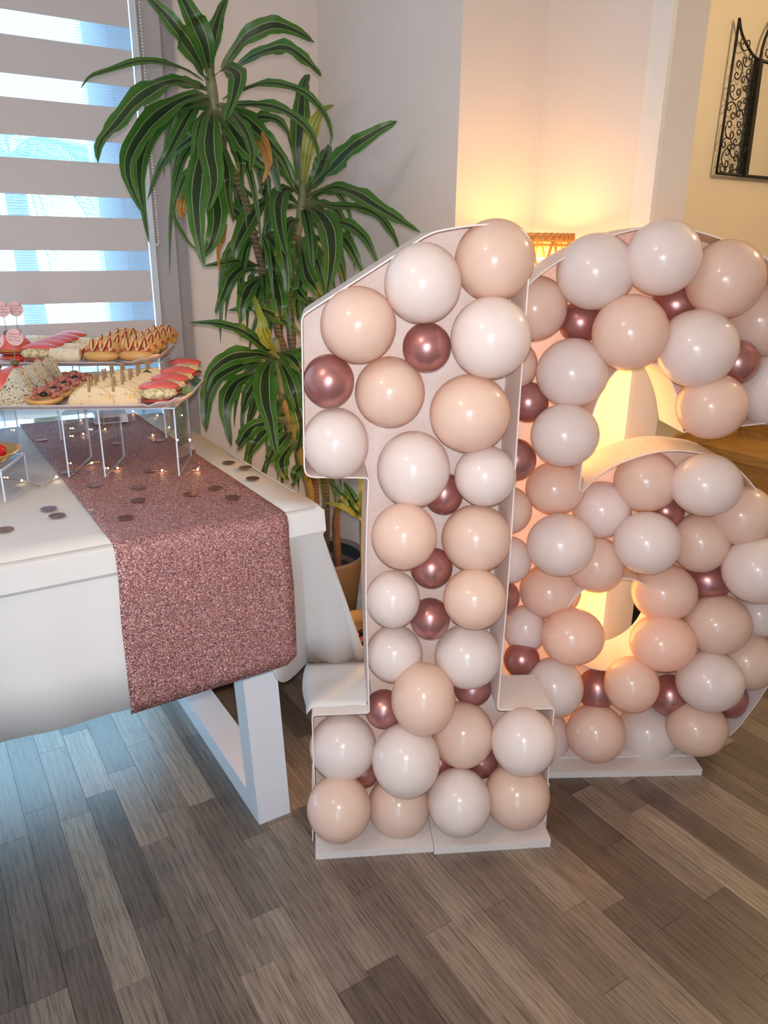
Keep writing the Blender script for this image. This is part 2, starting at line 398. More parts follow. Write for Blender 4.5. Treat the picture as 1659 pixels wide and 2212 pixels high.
def catmull(P, n=8, closed=False):
    P = [np.array(p, float) for p in P]; N = len(P); out = []
    for i in range(N if closed else N - 1):
        g = lambda k: P[k % N] if closed else P[min(max(k, 0), N - 1)]
        p0, p1, p2, p3 = g(i - 1), g(i), g(i + 1), g(i + 2)
        for k in range(n):
            t = k / n; out.append(.5 * ((2 * p1) + (p2 - p0) * t + (2 * p0 - 5 * p1 + 4 * p2 - p3) * t * t + (3 * p1 - p0 - 3 * p2 + p3) * t ** 3))
    if not closed: out.append(P[-1])
    return out
# ------------------------------------------------------------------ the room
YW = 2.30
def wallbox(name, x0, x1, y0, y1, z0=0, z1=2.5, mat='wall'):
    return struct(name, MB().box(((x0 + x1) / 2, (y0 + y1) / 2, (z0 + z1) / 2), (x1 - x0, y1 - y0, z1 - z0)), M[mat])
fl = struct('floor', MB().box((1.0, .1, -.06), (6.6, 4.6, .11)), M['joint'])
PW, PT = .0645, .005
rf = random.Random(3); nplank = 0; sm = MB(); stone = []
for kx in range(-34, 60):
    x0 = kx * PW; y = -2.1 - rf.random() * .5
    if x0 > 4.2: break
    while y < 2.3:
        ln = rf.choice((.28, .36, .42, .48)) ; y1 = min(y + ln, 2.3); ya = max(y, -2.1)
        if y1 - ya > .01:
            t = rf.choice((.05, .2, .35, .45, .55, .65, .8, .95)) + rf.uniform(-.05, .05)
            near = -.45 < x0 < 1.95 and y1 > .62 and nplank < 296 and not (x0 > 1.25 and y1 > 1.7) and not (x0 < .35 and y1 > 2.0)
            b = MB() if near else sm
            n0 = len(b.f); b.box((x0 + PW / 2, (ya + y1) / 2, -PT / 2), (PW - .0001, y1 - ya - .0002, PT), taper=.0003)
            if near: b.build('plank', M['floor'], fl, tone=[t] * len(b.f)); nplank += 1
            else: stone += [t] * (len(b.f) - n0)
        y += ln
o = sm.build('strip_flooring', M['floor'], fl, tone=stone); o['kind'] = 'stuff'
# window wall
wb = struct('wall_back', MB().box((.9775, YW + .1, 1.25), (.445, .2, 2.5)).box((-1.76, YW + .1, 1.25), (.72, .2, 2.5)).box((-.325, YW + .1, 2.4), (2.15, .2, .2)), M['wall'])
wallbox('wall_alcove', 1.2, 1.40, 1.592, 2.5)
wallbox('wall_niche', 1.4002, 1.56, 1.592, 1.79)
wallbox('wall_partition', 1.455, 1.555, 1.208, 1.5918)
wallbox('wall_hall', 1.5602, 4.4, 2.12, 2.30, mat='wall_hall')
wallbox('wall_right', 4.2, 4.4, -2.1, 2.1198, mat='wall_hall')
struct('wall_front', MB().box((1.95, -1.2, 1.25), (4.9, .2, 2.5)).box((-1.5, -1.2, 1.25), (.2, .2, 2.5)).box((-.95, -1.2, .10), (.9, .2, .2)).box((-.95, -1.2, 2.1), (.9, .2, .8)), M['wall'])
struct('wall_left', MB().box((-1.5, .5, 1.25), (.2, 3.5, 2.5)), M['wall'])
struct('ceiling', MB().box((1.1, .1, 2.56), (6.8, 5.0, .12)), M['ceil'])
def bboard(name, x0, x1, y0, y1): struct(name, MB().box(((x0 + x1) / 2, (y0 + y1) / 2, .035), (x1 - x0, y1 - y0, .07)).box(((x0 + x1) / 2, (y0 + y1) / 2, .073), ((x1 - x0) * .9, (y1 - y0) * .9, .006)), M['trim'])
bboard('baseboard_alcove', 1.187, 1.1998, 1.592, 2.2868); bboard('baseboard_back', .757, 1.1868, 2.287, 2.2998)
bboard('baseboard_niche', 1.2, 1.4418, 1.579, 1.5918); bboard('baseboard_partition', 1.442, 1.4548, 1.262, 1.5788)
struct('trim_1', MB().box((1.4485, 1.235, 1.05), (.013, .054, 2.1)), M['trim'])
struct('trim_2', MB().box((.688, 2.285, 1.15), (.064, .03, 2.3)), M['greytrim'])
struct('trim_3', MB().box((.739, 2.29, 1.15), (.037, .02, 2.3)), M['darkjamb'])
w1 = MB()
for x in (-1.37, -.36, .63): w1.box((x, 2.37, 1.14), (.06, .07, 2.22))
for z in (.03, 2.22): w1.box((-.37, 2.37, z), (1.94, .07, .06))
w1 = struct('window_1', w1, M['pvc'])
for x0, x1 in ((-1.34, -.39), (-.33, .60)):
    s = MB()
    for x in (x0 + .035, x1 - .035): s.box((x, 2.36, 1.125), (.066, .06, 2.1))
    for z in (.1, 2.15): s.box(((x0 + x1) / 2, 2.36, z), (x1 - x0 - .14, .06, .066))
    sf = s.build('sash', M['pvc'], w1)
    MB().box(((x0 + x1) / 2, 2.365, 1.125), (x1 - x0 - .14, .008, 1.98)).build('pane', M['glass'], w1)
w2 = MB()
for x in (-1.37, -.53): w2.box((x, -1.2, .95), (.06, .07, 1.5))
for z in (.23, 1.67): w2.box((-.95, -1.2, z), (.78, .07, .06))
struct('window_2', w2, M['pvc'])
struct('ground_outside', MB().box((-1, 8, -.35), (16, 11, .3)), M['terrace'])
# palms on the terrace behind the blind
def palm(x, y, h, label, seed):
    r = random.Random(seed); t = thing('garden_palm', label, 'palm', (x, y, -.2))
    MB().tube([(0, 0, 0), (.02, 0, h * .5), (0, .02, h)], [.09, .07, .06], 10).build('trunk', M['cane'], t, True)
    for k in range(16):
        a = k * 2.4 + r.random() * .4; up = r.uniform(.2, .9); mb = MB(); pts = []
        for i in range(9):
            s = i / 8; pts.append(V(math.cos(a) * s * .9, math.sin(a) * s * .9, h + up * .8 * s - .9 * s * s))
        mb.tube(pts, [.008 * (1 - .8 * i / 8) + .001 for i in range(9)], 5)
        side = V(-math.sin(a), math.cos(a), 0)
        for i in range(2, 36):
            s = i / 36; p = V(math.cos(a) * s * .9, math.sin(a) * s * .9, h + up * .8 * s - .9 * s * s)
            for sg in (-1, 1):
                q = p + side * sg * .32 * math.sin(PI * min(1, s * .9 + .1)) + V(math.cos(a) * .12, math.sin(a) * .12, -.07); d = V(math.cos(a), math.sin(a), .2) * .010
                mb.add([p - d, p + d, q], [(0, 1, 2)])
        mb.build('frond', M['palm'], t)
palm(-.55, 4.3, 1.5, 'feathery palm on the terrace seen dimly through the lower sheer blind bands', 1)
palm(.75, 5.4, 1.9, 'second palm farther out behind the right part of the blind', 2)
# ------------------------------------------------------------------ zebra blind
bl = thing('roller_blind', 'white day and night roller blind with alternating solid and sheer bands', 'blind', (-.3, 2.262, 0))
zt = 2.155
z = 1.681 + .1355 * 4
struct_x0, struct_x1 = -1.29, .638
k = 0
while z > .80:
    z0 = max(z - .092, .04) if k % 1 == 0 else z
    z0 = z - .084
    MB().box((.474 - .3 + .0, 0, (z + z0) / 2 - 0), (1.928, .0016, z - z0)).build('solid_band', M['opaque'], bl).location = (-.2, 0, 0)
    zn = z - .1355
    if zn > .80: MB().box((.174, .0, (z0 + zn) / 2), (1.928, .0012, z0 - zn)).build('sheer_band', M['sheer'], bl).location = (-.2, 0, 0)
    z = zn; k += 1
MB().box((-.026, 0, z + .0515 - .015), (1.93, .02, .03)).build('bottom_rail', M['trim'], bl)
MB().box((-.026, .0, 2.25), (1.98, .07, .08)).build('cassette', M['trim'], bl)
MB().box((.949, -.004, 1.15), (.014, .012, 2.1)).build('guide_rail', M['pvc'], bl)
ch = MB(); zb = ony(342, 520, 2.24)[2]; xa = ony(295, 60, 2.24)[0]; xb = ony(305, 60, 2.24)[0]; 
for x, zz0 in ((xa, zb), (xb, zb)):
    zz = 2.2
    while zz > zb: ch.ball((x, 2.24, zz), .0026, 6, 4); zz -= .0075
for q in range(9):
    a = PI * q / 8; ch.ball(((xa + xb) / 2 + (xa - xb) / 2 * math.cos(a), 2.24, zb - .012 * math.sin(a)), .0026, 6, 4)
ch.build('bead_chain', M['trim'], bl, True, off=bl.location)
# ------------------------------------------------------------------ table
tb = thing('dining_table', 'white dining table with broad square loop legs under the cloth', 'table', (-.2, 1.68, 0))
MB().box((-.2, 1.68, .725), (1.60, .968, .045)).build('tabletop', M['tablewhite'], tb, off=tb.location)
for x0, sg in ((.5, 1), (-.985, -1)):
    g = MB(); x1 = x0 + .075; d = -.035 * sg
    g.hexa([(x0, 1.295, .0), (x1, 1.295, 0), (x1, 1.355, 0), (x0, 1.355, 0), (x0 + d, 1.295, .7), (x1 + d, 1.295, .7), (x1 + d, 1.355, .7), (x0 + d, 1.355, .7)])
    g.hexa([(x0, 2.0, .0), (x1, 2.0, 0), (x1, 2.06, 0), (x0, 2.06, 0), (x0 + d, 2.0, .7), (x1 + d, 2.0, .7), (x1 + d, 2.06, .7), (x0 + d, 2.06, .7)])
    g.box((x0 + .0375, 1.6775, .025), (.0748, .645, .05)); g.box((x0 + .0375 + d, 1.6775, .67), (.0748, .645, .05))
    g.build('leg', M['tablewhite'], tb, off=tb.location)
# tablecloth
cl = MB(); x0, x1, y0, y1, ZT = -1.02, .612, 1.184, 2.178, .752
top = []
rows = 14; colsx = [x0 + (x1 - x0) * i / 24 for i in range(25)]
def wob(a, b): return .0012 * math.sin(9 * a + 3 * b) + .0009 * math.sin(23 * a - 7 * b)
cl.grid([[(x, y0 + .006 + (y1 - y0 - .012) * j / rows, ZT + wob(x, j)) for x in colsx] for j in range(rows + 1)])
def front(x, k):   # k: rows down the front overhang
    zs = [ZT, ZT - .006, ZT - .045, ZT - .052, .64, .55, .449 + .006 * math.sin(4 * x)]
    ys = [y0 + .006, y0 - .002, y0 - .004, y0 + .002, y0 + .002, y0 + .002, y0 + .002]
    w = [0, 0, 0, .001, .003, .005, .007][k]
    return (x, ys[k] + w * math.sin(17 * x + 1) + w * .6 * math.sin(41 * x), zs[k])
fx = [x0 + (.50 - x0) * i / 60 for i in range(61)]
cl.grid([[front(x, k) for x in fx] for k in range(7)])
# corner fan: from the corner edge down to the tail lying on the foot of the number one
A = V(.559, 1.14, 0); U = V(.442, -.226, 0); U /= np.linalg.norm(U); VV = V(-U[1], U[0], 0)
A6 = V(1.166, 1.073, 0); U6 = V(.869, -.495, 0); U6 /= np.linalg.norm(U6); V6 = V(-U6[1], U6[0], 0)
fan = []
def P_(t): return np.array(t, float)
corner = [front(.50, k) for k in range(7)]
K = 26
for k in range(7):
    row = []
    for i in range(K + 1):
        s = i / K; zt_ = [ZT, ZT - .006, ZT - .045, ZT - .052, .64, .50, .322][k]
        if k < 4:   # round the corner of the table top: front edge .50 -> .612, then right edge to y 1.27
            L1, L2 = .112, .004; dd = min(s / .8, 1) * L1 + max(0, s - .8) / .2 * L2
            e = [.006, -.002, -.004, .0][k]
            if dd < L1: p = V(.50 + dd * (1 - 0) - (e if dd > L1 - .006 else 0), y0 + e, zt_)
            else: p = V(x1 - e, y0 + e + (dd - L1), zt_)
        else:
            q = [.38, .72, 1.0][k - 4]
            # target row at the fold just above the foot
            tl = A + U * (-.012 + .135 * ((s - .45) / .55)) + VV * .245 if s > .45 else V(.50 + (s / .45) * .075, y0 + .002 + .045 * (s / .45) ** 2, 0)
            if s > .45: tl = tl + 0
            else:
                e = A + U * (-.012) + VV * .245; w = (s / .45) ** 2; st = V(.50, y0 + .002, 0); tl = st * (1 - w) + e * w
            L1, L2 = .112, .004; dd = min(s / .8, 1) * L1 + max(0, s - .8) / .2 * L2; b = V(.50 + dd, y0, 0) if dd < L1 else V(x1, y0 + (dd - L1), 0)
            p = b * (1 - q) + tl * q
            zend = .449 * (1 - min(1, s / .45)) + .322 * min(1, s / .45) if s < .45 else .322
            p[2] = [ZT - .052 - (ZT - .052 - zend) * x for x in (.38, .72, 1.0)][k - 4]
            p += .008 * math.sin(s * 14 + 1) * VV * (q if s < .9 else 0)
        row.append(p)
    fan.append(row)
cl.grid(fan)
tail = []
for j in range(9):
    q = j / 8
    row = []
    for i in range(13):
        s = i / 12; p = A + U * (-.012 + .135 * s - (.010 * math.sin(PI * min(1, q * 1.1)) if s == 0 else 0)) + VV * (.245 - .168 * q)
        p[2] = .322 + .0025 * math.sin(q * 9 + s * 3) - .004 * q + (0.0 if q else 0)
        if s < .1: p[2] -= .02 * max(0, q - .1) * (1 - s * 10)
        row.append(p)
    tail.append(row)
cl.grid(tail)
# right side and far side overhang
ry = [1.188 + (y1 - 1.188) * i / 36 for i in range(37)]
ex = fan[4][-1], fan[5][-1], fan[6][-1]
def rside(y, k):
    f = max(0, 1 - (y - 1.188) / .30) ** 1.5
    zs = [ZT, ZT - .006, ZT - .045, ZT - .052, .64, .55, .449]; xs = [x1 - .006, x1 + .002, x1 + .004, x1 - .0, x1, x1, x1]
    p = V(xs[k] + .005 * math.sin(15 * y) * (k > 3), y, zs[k])
    if k > 3: p = p * (1 - f) + ex[k - 4] * f + V(-.01, .16, 0) * f * (1 - f)
    return p
cl.grid([[rside(y, k) for y in ry] for k in range(7)])
cl.grid([[(x, y1 - .006 + [0, .008, .01, .008, .008][k], [ZT, ZT - .006, ZT - .05, .6, .449][k]) for x in colsx] for k in range(5)])
o = tag(smooth_by_angle(cl.build('tablecloth', M['cloth']), 28), 'white cloth draped over the dining table, one corner trailing on the number', 'tablecloth')
sd = o.modifiers.new('thickness', 'SOLIDIFY'); sd.thickness = .0012; sd.offset = -1
# runner
rn = MB(); xs = [.237 + .301 * i / 16 for i in range(17)]; prof = [(2.19, .7545)] + [(2.1 - .1 * i, .7545) for i in range(9)] + [(1.2, .7545), (1.187, .7535), (1.178, .748), (1.174, .738), (1.172, .70), (1.168, .62), (1.165, .54), (1.166, .47), (1.169, .447)]
rn.grid([[(x + (.004 if j > 14 else 0) * (x - .38) * 8, y + .002 * math.sin(9 * x + j), z + (.0006 * math.sin(12 * x)) + (.014 * (x > .53) if j == len(prof) - 1 else 0) + (.010 * ((x - .237) / .3) if j >= len(prof) - 2 else 0)) for x in xs] for j, (y, z) in enumerate(prof)])
o = tag(rn.build('table_runner', M['glitter'], None, True), 'rose glitter runner across the table, its end hanging down the front', 'table runner')
sd = o.modifiers.new('thickness', 'SOLIDIFY'); sd.thickness = .001; sd.offset = 1
# confetti
ZC = .7565
CONF = [((494, 999), 'dark round confetti on white cloth right of runner, farthest of three in a row'), ((530, 1009), 'dark round confetti on white cloth right of runner, middle of three'),
 ((546, 1033), 'dark round confetti on white cloth right of runner, nearest of three'), ((411, 1067), 'dark confetti on the runner, left one of three near its right edge'),
 ((465, 1054), 'dark confetti on the runner, rear one of three near its right edge'), ((503, 1074), 'dark confetti on the runner, right one of three near its right edge'),
 ((271, 1118), 'dark confetti on the runner nearest its front fold'), ((298, 1080), 'pink tilted confetti on runner behind the front-fold one'),
 ((300, 1052), 'thin bright confetti on runner between the two right acrylic legs'), ((206, 1048), 'small bright confetti at runner left edge before the middle acrylic leg'),
 ((325, 1016), 'pale pink confetti lying by the fairy light wire on the runner'), ((145, 1020), 'white glinting confetti at the left acrylic leg foot'),
 ((90, 950), 'white glinting confetti at the runner left edge under the trays'), ((255, 957), 'bright confetti under the tray behind the middle acrylic sheet'),
 ((343, 951), 'bright confetti at the runner right edge by the rear acrylic leg'), ((410, 975), 'confetti behind the right front acrylic leg on white cloth'),
 ((105, 1098), 'pink confetti on white cloth left of runner, rear of a pair'), ((123, 1113), 'pink confetti on white cloth left of runner, front of a pair'),
 ((10, 1143), 'pink confetti on white cloth at the photo left edge')]
for i, ((px, py), lb) in enumerate(CONF):
    p = onz(px, py, ZC); r = random.Random(i)
    c = MB().lathe([(.0002, .0004), (.0138, .0004), (.0142, 0), (.0138, -.0003), (.0002, -.0003)], n=20)
    o = c.build('confetti_disc', M['confetti']); o.location = p; o.rotation_euler = (r.uniform(-.03, .03), r.uniform(-.03, .03), 0)
    tag(o, lb, 'confetti', 'round foil confetti scattered on the table')
# ------------------------------------------------------------------ the balloon numbers
def f1(a, b, d): return A + U * a + VV * d + V(0, 0, b)
def f6(a, b, d): return A6 + U6 * a + V6 * d + V(0, 0, b)
def rnd(poly, rad, n=4):   # round each corner of a polygon path
    out = []
    for i, p in enumerate(poly):
        r = rad[i] if hasattr(rad, '__len__') else rad
        if i in (0, len(poly) - 1) or r == 0: out.append(np.array(p)); continue
        p = np.array(p); a = np.array(poly[i - 1]) - p; b = np.array(poly[i + 1]) - p
        a = a / np.linalg.norm(a) * min(r, np.linalg.norm(a) / 2); b = b / np.linalg.norm(b) * min(r, np.linalg.norm(b) / 2)
        for k in range(n + 1): t = k / n; out.append((1 - t) ** 2 * (p + a) + 2 * t * (1 - t) * p + t * t * (p + b))
    return out
ONE = [(.500, .018), (.498, .309), (.379, .311), (.384, .62), (.381, .9), (.383, 1.215), (.365, 1.238), (.318, 1.244), (.265, 1.239), (.212, 1.229), (-.003, 1.095), (-.005, .812), (.110, .809), (.104, .61), (.113, .317), (-.002, .317), (.0, .018)]
RAD = [0, .008, .006, .1, .1, .03, .03, .05, .05, .02, .012, .02, .006, .1, .006, .01, 0]
one_path = rnd(ONE, RAD)
n1 = thing('balloon_number_one', 'white foam number one tray frame standing by the table corner', 'number frame', tuple(A + VV * .1))
off1 = n1.location.copy()
MB().prism([one_path], f1, .160, .182).build('back_panel', M['foam'], n1, off=off1)
MB().strip(one_path[::-1] if False else one_path, f1, .050, .1598, .0025).build('side_strip', M['card'], n1, off=off1)
MB().hexa([f1(.0, 0, 0), f1(.247, 0, 0.003), f1(.247, 0, .2), f1(.0, 0, .2), f1(.0, .017, 0), f1(.247, .017, .003), f1(.247, .017, .2), f1(.0, .017, .2)]).build('base_plate', M['foam'], n1, off=off1)
MB().hexa([f1(.248, 0, -.004), f1(.498, 0, -.002), f1(.498, 0, .2), f1(.248, 0, .2), f1(.248, .019, -.004), f1(.498, .019, -.002), f1(.498, .019, .2), f1(.248, .019, .2)]).build('base_plate', M['foam'], n1, off=off1)
for a0 in (-.006, .503):   # loose lower ends of the side strips reaching the floor beside the plate
    s = -1 if a0 < 0 else 1
    MB().hexa([f1(a0 - .0012, .002, .052), f1(a0 + .0012, .002, .052), f1(a0 + .0012, .06, .16), f1(a0 - .0012, .06, .16), f1(a0 - .0012 - s * .002, .12, .05), f1(a0 + .0012 - s * .002, .12, .05), f1(a0 + .0012 - s * .002, .12, .16), f1(a0 - .0012 - s * .002, .12, .16)]).build('strip_end', M['card'], n1, off=off1)
# the six
inner = catmull([(.012, .715), (.013, .762), (.015, .813), (.024, .873), (.036, .917), (.055, .955), (.077, .976), (.105, .985), (.138, .982), (.171, .96), (.203, .902), (.222, .838)], 4)
term = [(.404, .858), (.475, .868)]
outer = catmull([(.475, .868), (.485, .95), (.466, 1.05), (.42, 1.13), (.345, 1.19), (.285, 1.216), (.142, 1.249), (.007, 1.225), (-.124, 1.146), (-.2, 1.03), (-.24, .85), (-.25, .62), (-.24, .4), (-.2, .2), (-.13, .07), (-.095, .018)], 4)
bowl = catmull([(.372, .018), (.43, .06), (.473, .114), (.53, .25), (.55, .4), (.53, .55), (.436, .676), (.338, .772), (.253, .797), (.172, .797), (.094, .772), (.047, .741), (.018, .708)], 4)
SIX = [np.array(p) for p in inner] + [np.array(term[0])] + list(outer) + list(bowl)
hole = [V(.122 + .121 * math.cos(a), .383 + .118 * math.sin(a)) for a in [2 * PI * k / 40 for k in range(40)]]
n6 = thing('balloon_number_six', 'white foam number six tray frame standing behind the one, lit by the lamp', 'number frame', tuple(A6 + V6 * .1 + U6 * .12))
off6 = n6.location.copy()
MB().prism([SIX, hole], f6, .160, .182).build('back_panel', M['foam'], n6, off=off6)
MB().strip(SIX[::-1], f6, .050, .1598, -.0025, True).build('side_strip', M['card'], n6, off=off6, smooth=False)
MB().strip(hole, f6, .050, .1598, -.0025, True).build('inner_strip', M['card'], n6, off=off6)
MB().hexa([f6(-.12, 0, .0), f6(.364, 0, 0), f6(.364, 0, .2), f6(-.12, 0, .2), f6(-.12, .017, 0), f6(.364, .017, 0), f6(.364, .017, .2), f6(-.12, .017, .2)]).build('base_plate', M['foam'], n6, off=off6)
# balloons: (px, py, rx, ry, kind, depth in the tray, label tail)
B1 = [(1068, 563, 82, 82, 'p', .055, 'at the very top of the number one'), (913, 612, 81, 82, 'w', .052, 'second from the peak along the sloping top of the one'),
 (774, 702, 81, 80, 'p', .055, 'at the lower left end of the sloping top of the one'), (1060, 730, 85, 85, 'w', .05, 'directly under the topmost peach balloon of the one'),
 (922, 750, 52, 52, 'r', .062, 'in the middle of the head of the one'), (710, 823, 55, 57, 'r', .062, 'at the left edge of the flag of the one'),
 (842, 847, 76, 76, 'p', .08, 'in the middle of the flag, right of its chrome one'), (1015, 893, 87, 84, 'p', .065, 'third down the right edge of the one'),
 (725, 958, 72, 78, 'w', .07, 'in the bottom corner of the flag of the one'), (893, 1014, 80, 84, 'w', .052, 'at the head of the stem, right of the flag bottom corner'),
 (1048, 1028, 67, 66, 'w', .066, 'fourth down the right edge of the one'), (958, 1066, 43, 47, 'r', .105, 'peeping out between two whites high on the stem of the one'),
 (873, 1158, 72, 73, 'p', .055, 'left one of the side by side peach pair on the stem'), (1029, 1163, 76, 74, 'p', .055, 'right one of the side by side peach pair on the stem'),
 (932, 1226, 46, 45, 'r', .066, 'upper of two stacked at mid stem of the one'), (849, 1294, 59, 63, 'w', .055, 'at mid stem left edge, upper of two stacked whites'),
 (1025, 1293, 68, 66, 'p', .058, 'single peach at the right stem edge below the peach pair'), (929, 1336, 43, 45, 'r', .066, 'lower of two stacked at mid stem of the one'),
 (852, 1412, 61, 62, 'w', .058, 'at mid stem left edge, lower of two stacked whites'), (1010, 1418, 71, 69, 'w', .05, 'at the right stem edge just above the foot of the one'),
 (914, 1510, 68, 79, 'p', .048, 'at the bottom middle of the stem where the foot begins'), (1021, 1486, 40, 37, 'r', .10, 'under the lowest white on the right side of the stem'),
 (829, 1531, 40, 41, 'r', .075, 'left of the lowest peach of the stem, beside the cloth corner'), (741, 1613, 70, 70, 'w', .05, 'top left corner of the foot of the one'),
 (1000, 1587, 65, 69, 'p', .068, 'in the upper foot row between two whites, right half'), (877, 1642, 71, 77, 'w', .04, 'largest one in the middle of the foot of the one'),
 (1131, 1602, 67, 70, 'w', .055, 'top right corner of the foot of the one'), (783, 1665, 37, 34, 'r', .095, 'peeping out under the top left white of the foot'),
 (948, 1648, 32, 33, 'r', .105, 'peeping out right of the largest foot white'), (1039, 1642, 36, 36, 'r', .098, 'peeping out left under the top right white of the foot'),
 (732, 1746, 65, 67, 'p', .05, 'leftmost in the bottom row of the one'), (862, 1740, 64, 64, 'p', .07, 'second from left in the bottom row of the one'),
 (992, 1732, 64, 68, 'w', .05, 'third from left in the bottom row of the one'), (1117, 1718, 66, 66, 'p', .058, 'rightmost in the bottom row of the one')]
B6 = [(1155, 667, 67, 67, 'p', .07, 'at the shoulder of the six, beside the lamp'), (1287, 587, 79, 75, 'w', .055, 'upper left on the curve of the six'),
 (1432, 557, 73, 72, 'w', .05, 'at the very top of the six'), (1566, 604, 73, 74, 'p', .05, 'right of the topmost white of the six'),
 (1642, 692, 71, 69, 'p', .075, 'at the right edge of the hook of the six'), (1254, 696, 45, 43, 'r', .058, 'under the upper left white of the six'),
 (1461, 658, 49, 45, 'r', .058, 'between the topmost white and the peach of the hook'), (1361, 719, 76, 76, 'p', .04, 'above the upper opening of the six'),
 (1505, 753, 79, 76, 'w', .045, 'in the middle of the hook, right of the upper opening'), (1592, 783, 42, 43, 'r', .05, 'right of the white in the middle of the hook'),
 (1236, 806, 75, 72, 'w', .055, 'upper of two large whites on the left stroke of the six'), (1537, 877, 69, 66, 'p', .04, 'at the lower tip of the hook of the six'),
 (1672, 842, 70, 69, 'w', .06, 'cut by the photo edge at the hook end'), (1220, 940, 72, 67, 'w', .05, 'lower of two large whites on the left stroke of the six'),
 (1141, 869, 43, 43, 'r', .06, 'upper of two at the outer left edge of the six'), (1112, 993, 46, 46, 'r', .06, 'lower of two at the outer left edge of the six'),
 (1102, 790, 58, 57, 'p', .09, 'mostly hidden behind the right edge of the one'), (1199, 1055, 63, 57, 'p', .075, 'below the lower large white of the left stroke'),
 (1211, 1177, 72, 67, 'w', .05, 'widest white low on the left stroke of the six'), (1097, 1102, 52, 52, 'p', .09, 'upper peach at the outer left edge of the six'),
 (1097, 1209, 51, 52, 'w', .085, 'white at the outer left edge, above a chrome one'), (1188, 1277, 65, 58, 'p', .07, 'below the widest white of the left stroke'),
 (1084, 1290, 38, 40, 'r', .095, 'just peeping past the one at its mid stem height'), (1134, 1359, 45, 52, 'w', .075, 'small white at the outer left edge low down'),
 (1237, 1375, 66, 59, 'p', .05, 'glowing, left of the lower hole of the six'), (1127, 1425, 38, 38, 'r', .07, 'above the right foot of the one'),
 (1197, 1484, 60, 62, 'w', .06, 'at the lower left bend of the six'), (1289, 1489, 39, 44, 'r', .045, 'left one of two under the lower hole'),
 (1288, 1220, 58, 59, 'p', .07, 'glowing at the upper left of the lower hole'), (1300, 1101, 61, 60, 'w', .075, 'where the bowl joins the left stroke of the six'),
 (1396, 1040, 66, 64, 'p', .06, 'topmost of the bowl, left'), (1525, 1047, 70, 63, 'w', .055, 'topmost of the bowl, right'),
 (1438, 1104, 37, 36, 'r', .10, 'peeping out below the top pair of the bowl'), (1398, 1173, 68, 65, 'w', .05, 'above the lower hole of the six'),
 (1512, 1172, 58, 61, 'p', .078, 'right of the white above the lower hole'), (1602, 1113, 62, 60, 'p', .06, 'at the upper right shoulder of the bowl'),
 (1530, 1252, 46, 42, 'r', .08, 'in the upper right of the bowl'), (1638, 1231, 68, 66, 'w', .06, 'large at the right edge of the bowl'),
 (1435, 1279, 66, 59, 'p', .05, 'glowing, upper of two right of the lower hole'), (1549, 1348, 66, 60, 'p', .066, 'in the middle of the right side of the bowl'),
 (1642, 1325, 50, 46, 'w', .088, 'small at the right photo edge of the bowl'), (1432, 1388, 66, 58, 'p', .045, 'glowing, lower of two right of the lower hole'),
 (1613, 1427, 58, 56, 'p', .075, 'low at the right edge of the bowl'), (1533, 1471, 65, 60, 'w', .055, 'in the lower right bend of the six'),
 (1364, 1478, 55, 57, 'p', .03, 'glowing orange between the two chrome ones under the hole'), (1446, 1502, 40, 42, 'r', .055, 'right one of two under the lower hole'),
 (1578, 1512, 34, 36, 'r', .095, 'half hidden at the lower right edge of the bowl'), (1287, 1583, 59, 59, 'p', .07, 'second from left in the bottom row of the six'),
 (1399, 1581, 60, 58, 'w', .07, 'third from left in the bottom row of the six'), (1505, 1572, 59, 54, 'p', .075, 'rightmost in the bottom row of the six'),
 (1172, 1590, 56, 56, 'w', .085, 'leftmost in the bottom row of the six, behind the one'), (1118, 1496, 40, 40, 'p', .10, 'showing only its crown behind the right foot of the one')]
KN = {'p': ('peach', 'peach'), 'w': ('pearl white', 'white'), 'r': ('rose gold chrome', 'rose')}
ball_mesh = {}
for kd in 'pwr':
    mb = MB(); mb.ball((0, 0, 0), 1, 40, 26, warp=lambda d: (d[0], d[1], d[2])); o = mb.build('balloon_' + kd, M[KN[kd][1]], None, True)
    ball_mesh[kd] = o.data; bpy.data.objects.remove(o)
def balloons(lst, P0, n, u, grp):
    C = []
    for (px, py, rx, ry, kd, d, lb) in lst:
        p = onp(px, py, P0 + n * d, n); t = np.linalg.norm(p - CAM); cosv = 1.0
        C.append([p, rx * t / F * .985, ry * t / F * .985, (p - CAM) / t])
    for it in range(25):           # let neighbours give way along the line of depth
        for i in range(len(C)):
            for j in range(i):
                dv = C[i][0] - C[j][0]; dist = np.linalg.norm(dv); ri = (C[i][1] + C[i][2]) / 2 + (C[j][1] + C[j][2]) / 2
                if dist < ri * .985:
                    di, dj = np.dot(C[i][0] - P0, n), np.dot(C[j][0] - P0, n); s = .003 * (1 if di > dj else -1)
                    for q, w, dq in ((i, s, di), (j, -s, dj)):
                        if .02 < dq + w * .5 < .125 - (0 if C[q][1] < .045 else .012): C[q][0] = C[q][0] + C[q][3] * w * .5
    for c, (px, py, rx, ry, kd, d, lb) in zip(C, lst):
        t = np.linalg.norm(c[0] - CAM)
        o = bpy.data.objects.new('balloon', ball_mesh[kd]); COL.objects.link(o); o.location = c[0]
        a, b = rx * t / F * .985, ry * t / F * .985
        o.scale = (a, (a + b) / 2, b); o.rotation_euler = (0, 0, math.atan2(u[1], u[0]))
        tag(o, f'{KN[kd][0]} balloon {lb}', 'balloon', grp)
balloons(B1, A, VV, U, 'balloons filling the number one'); balloons(B6, A6, V6, U6, 'balloons filling the number six')

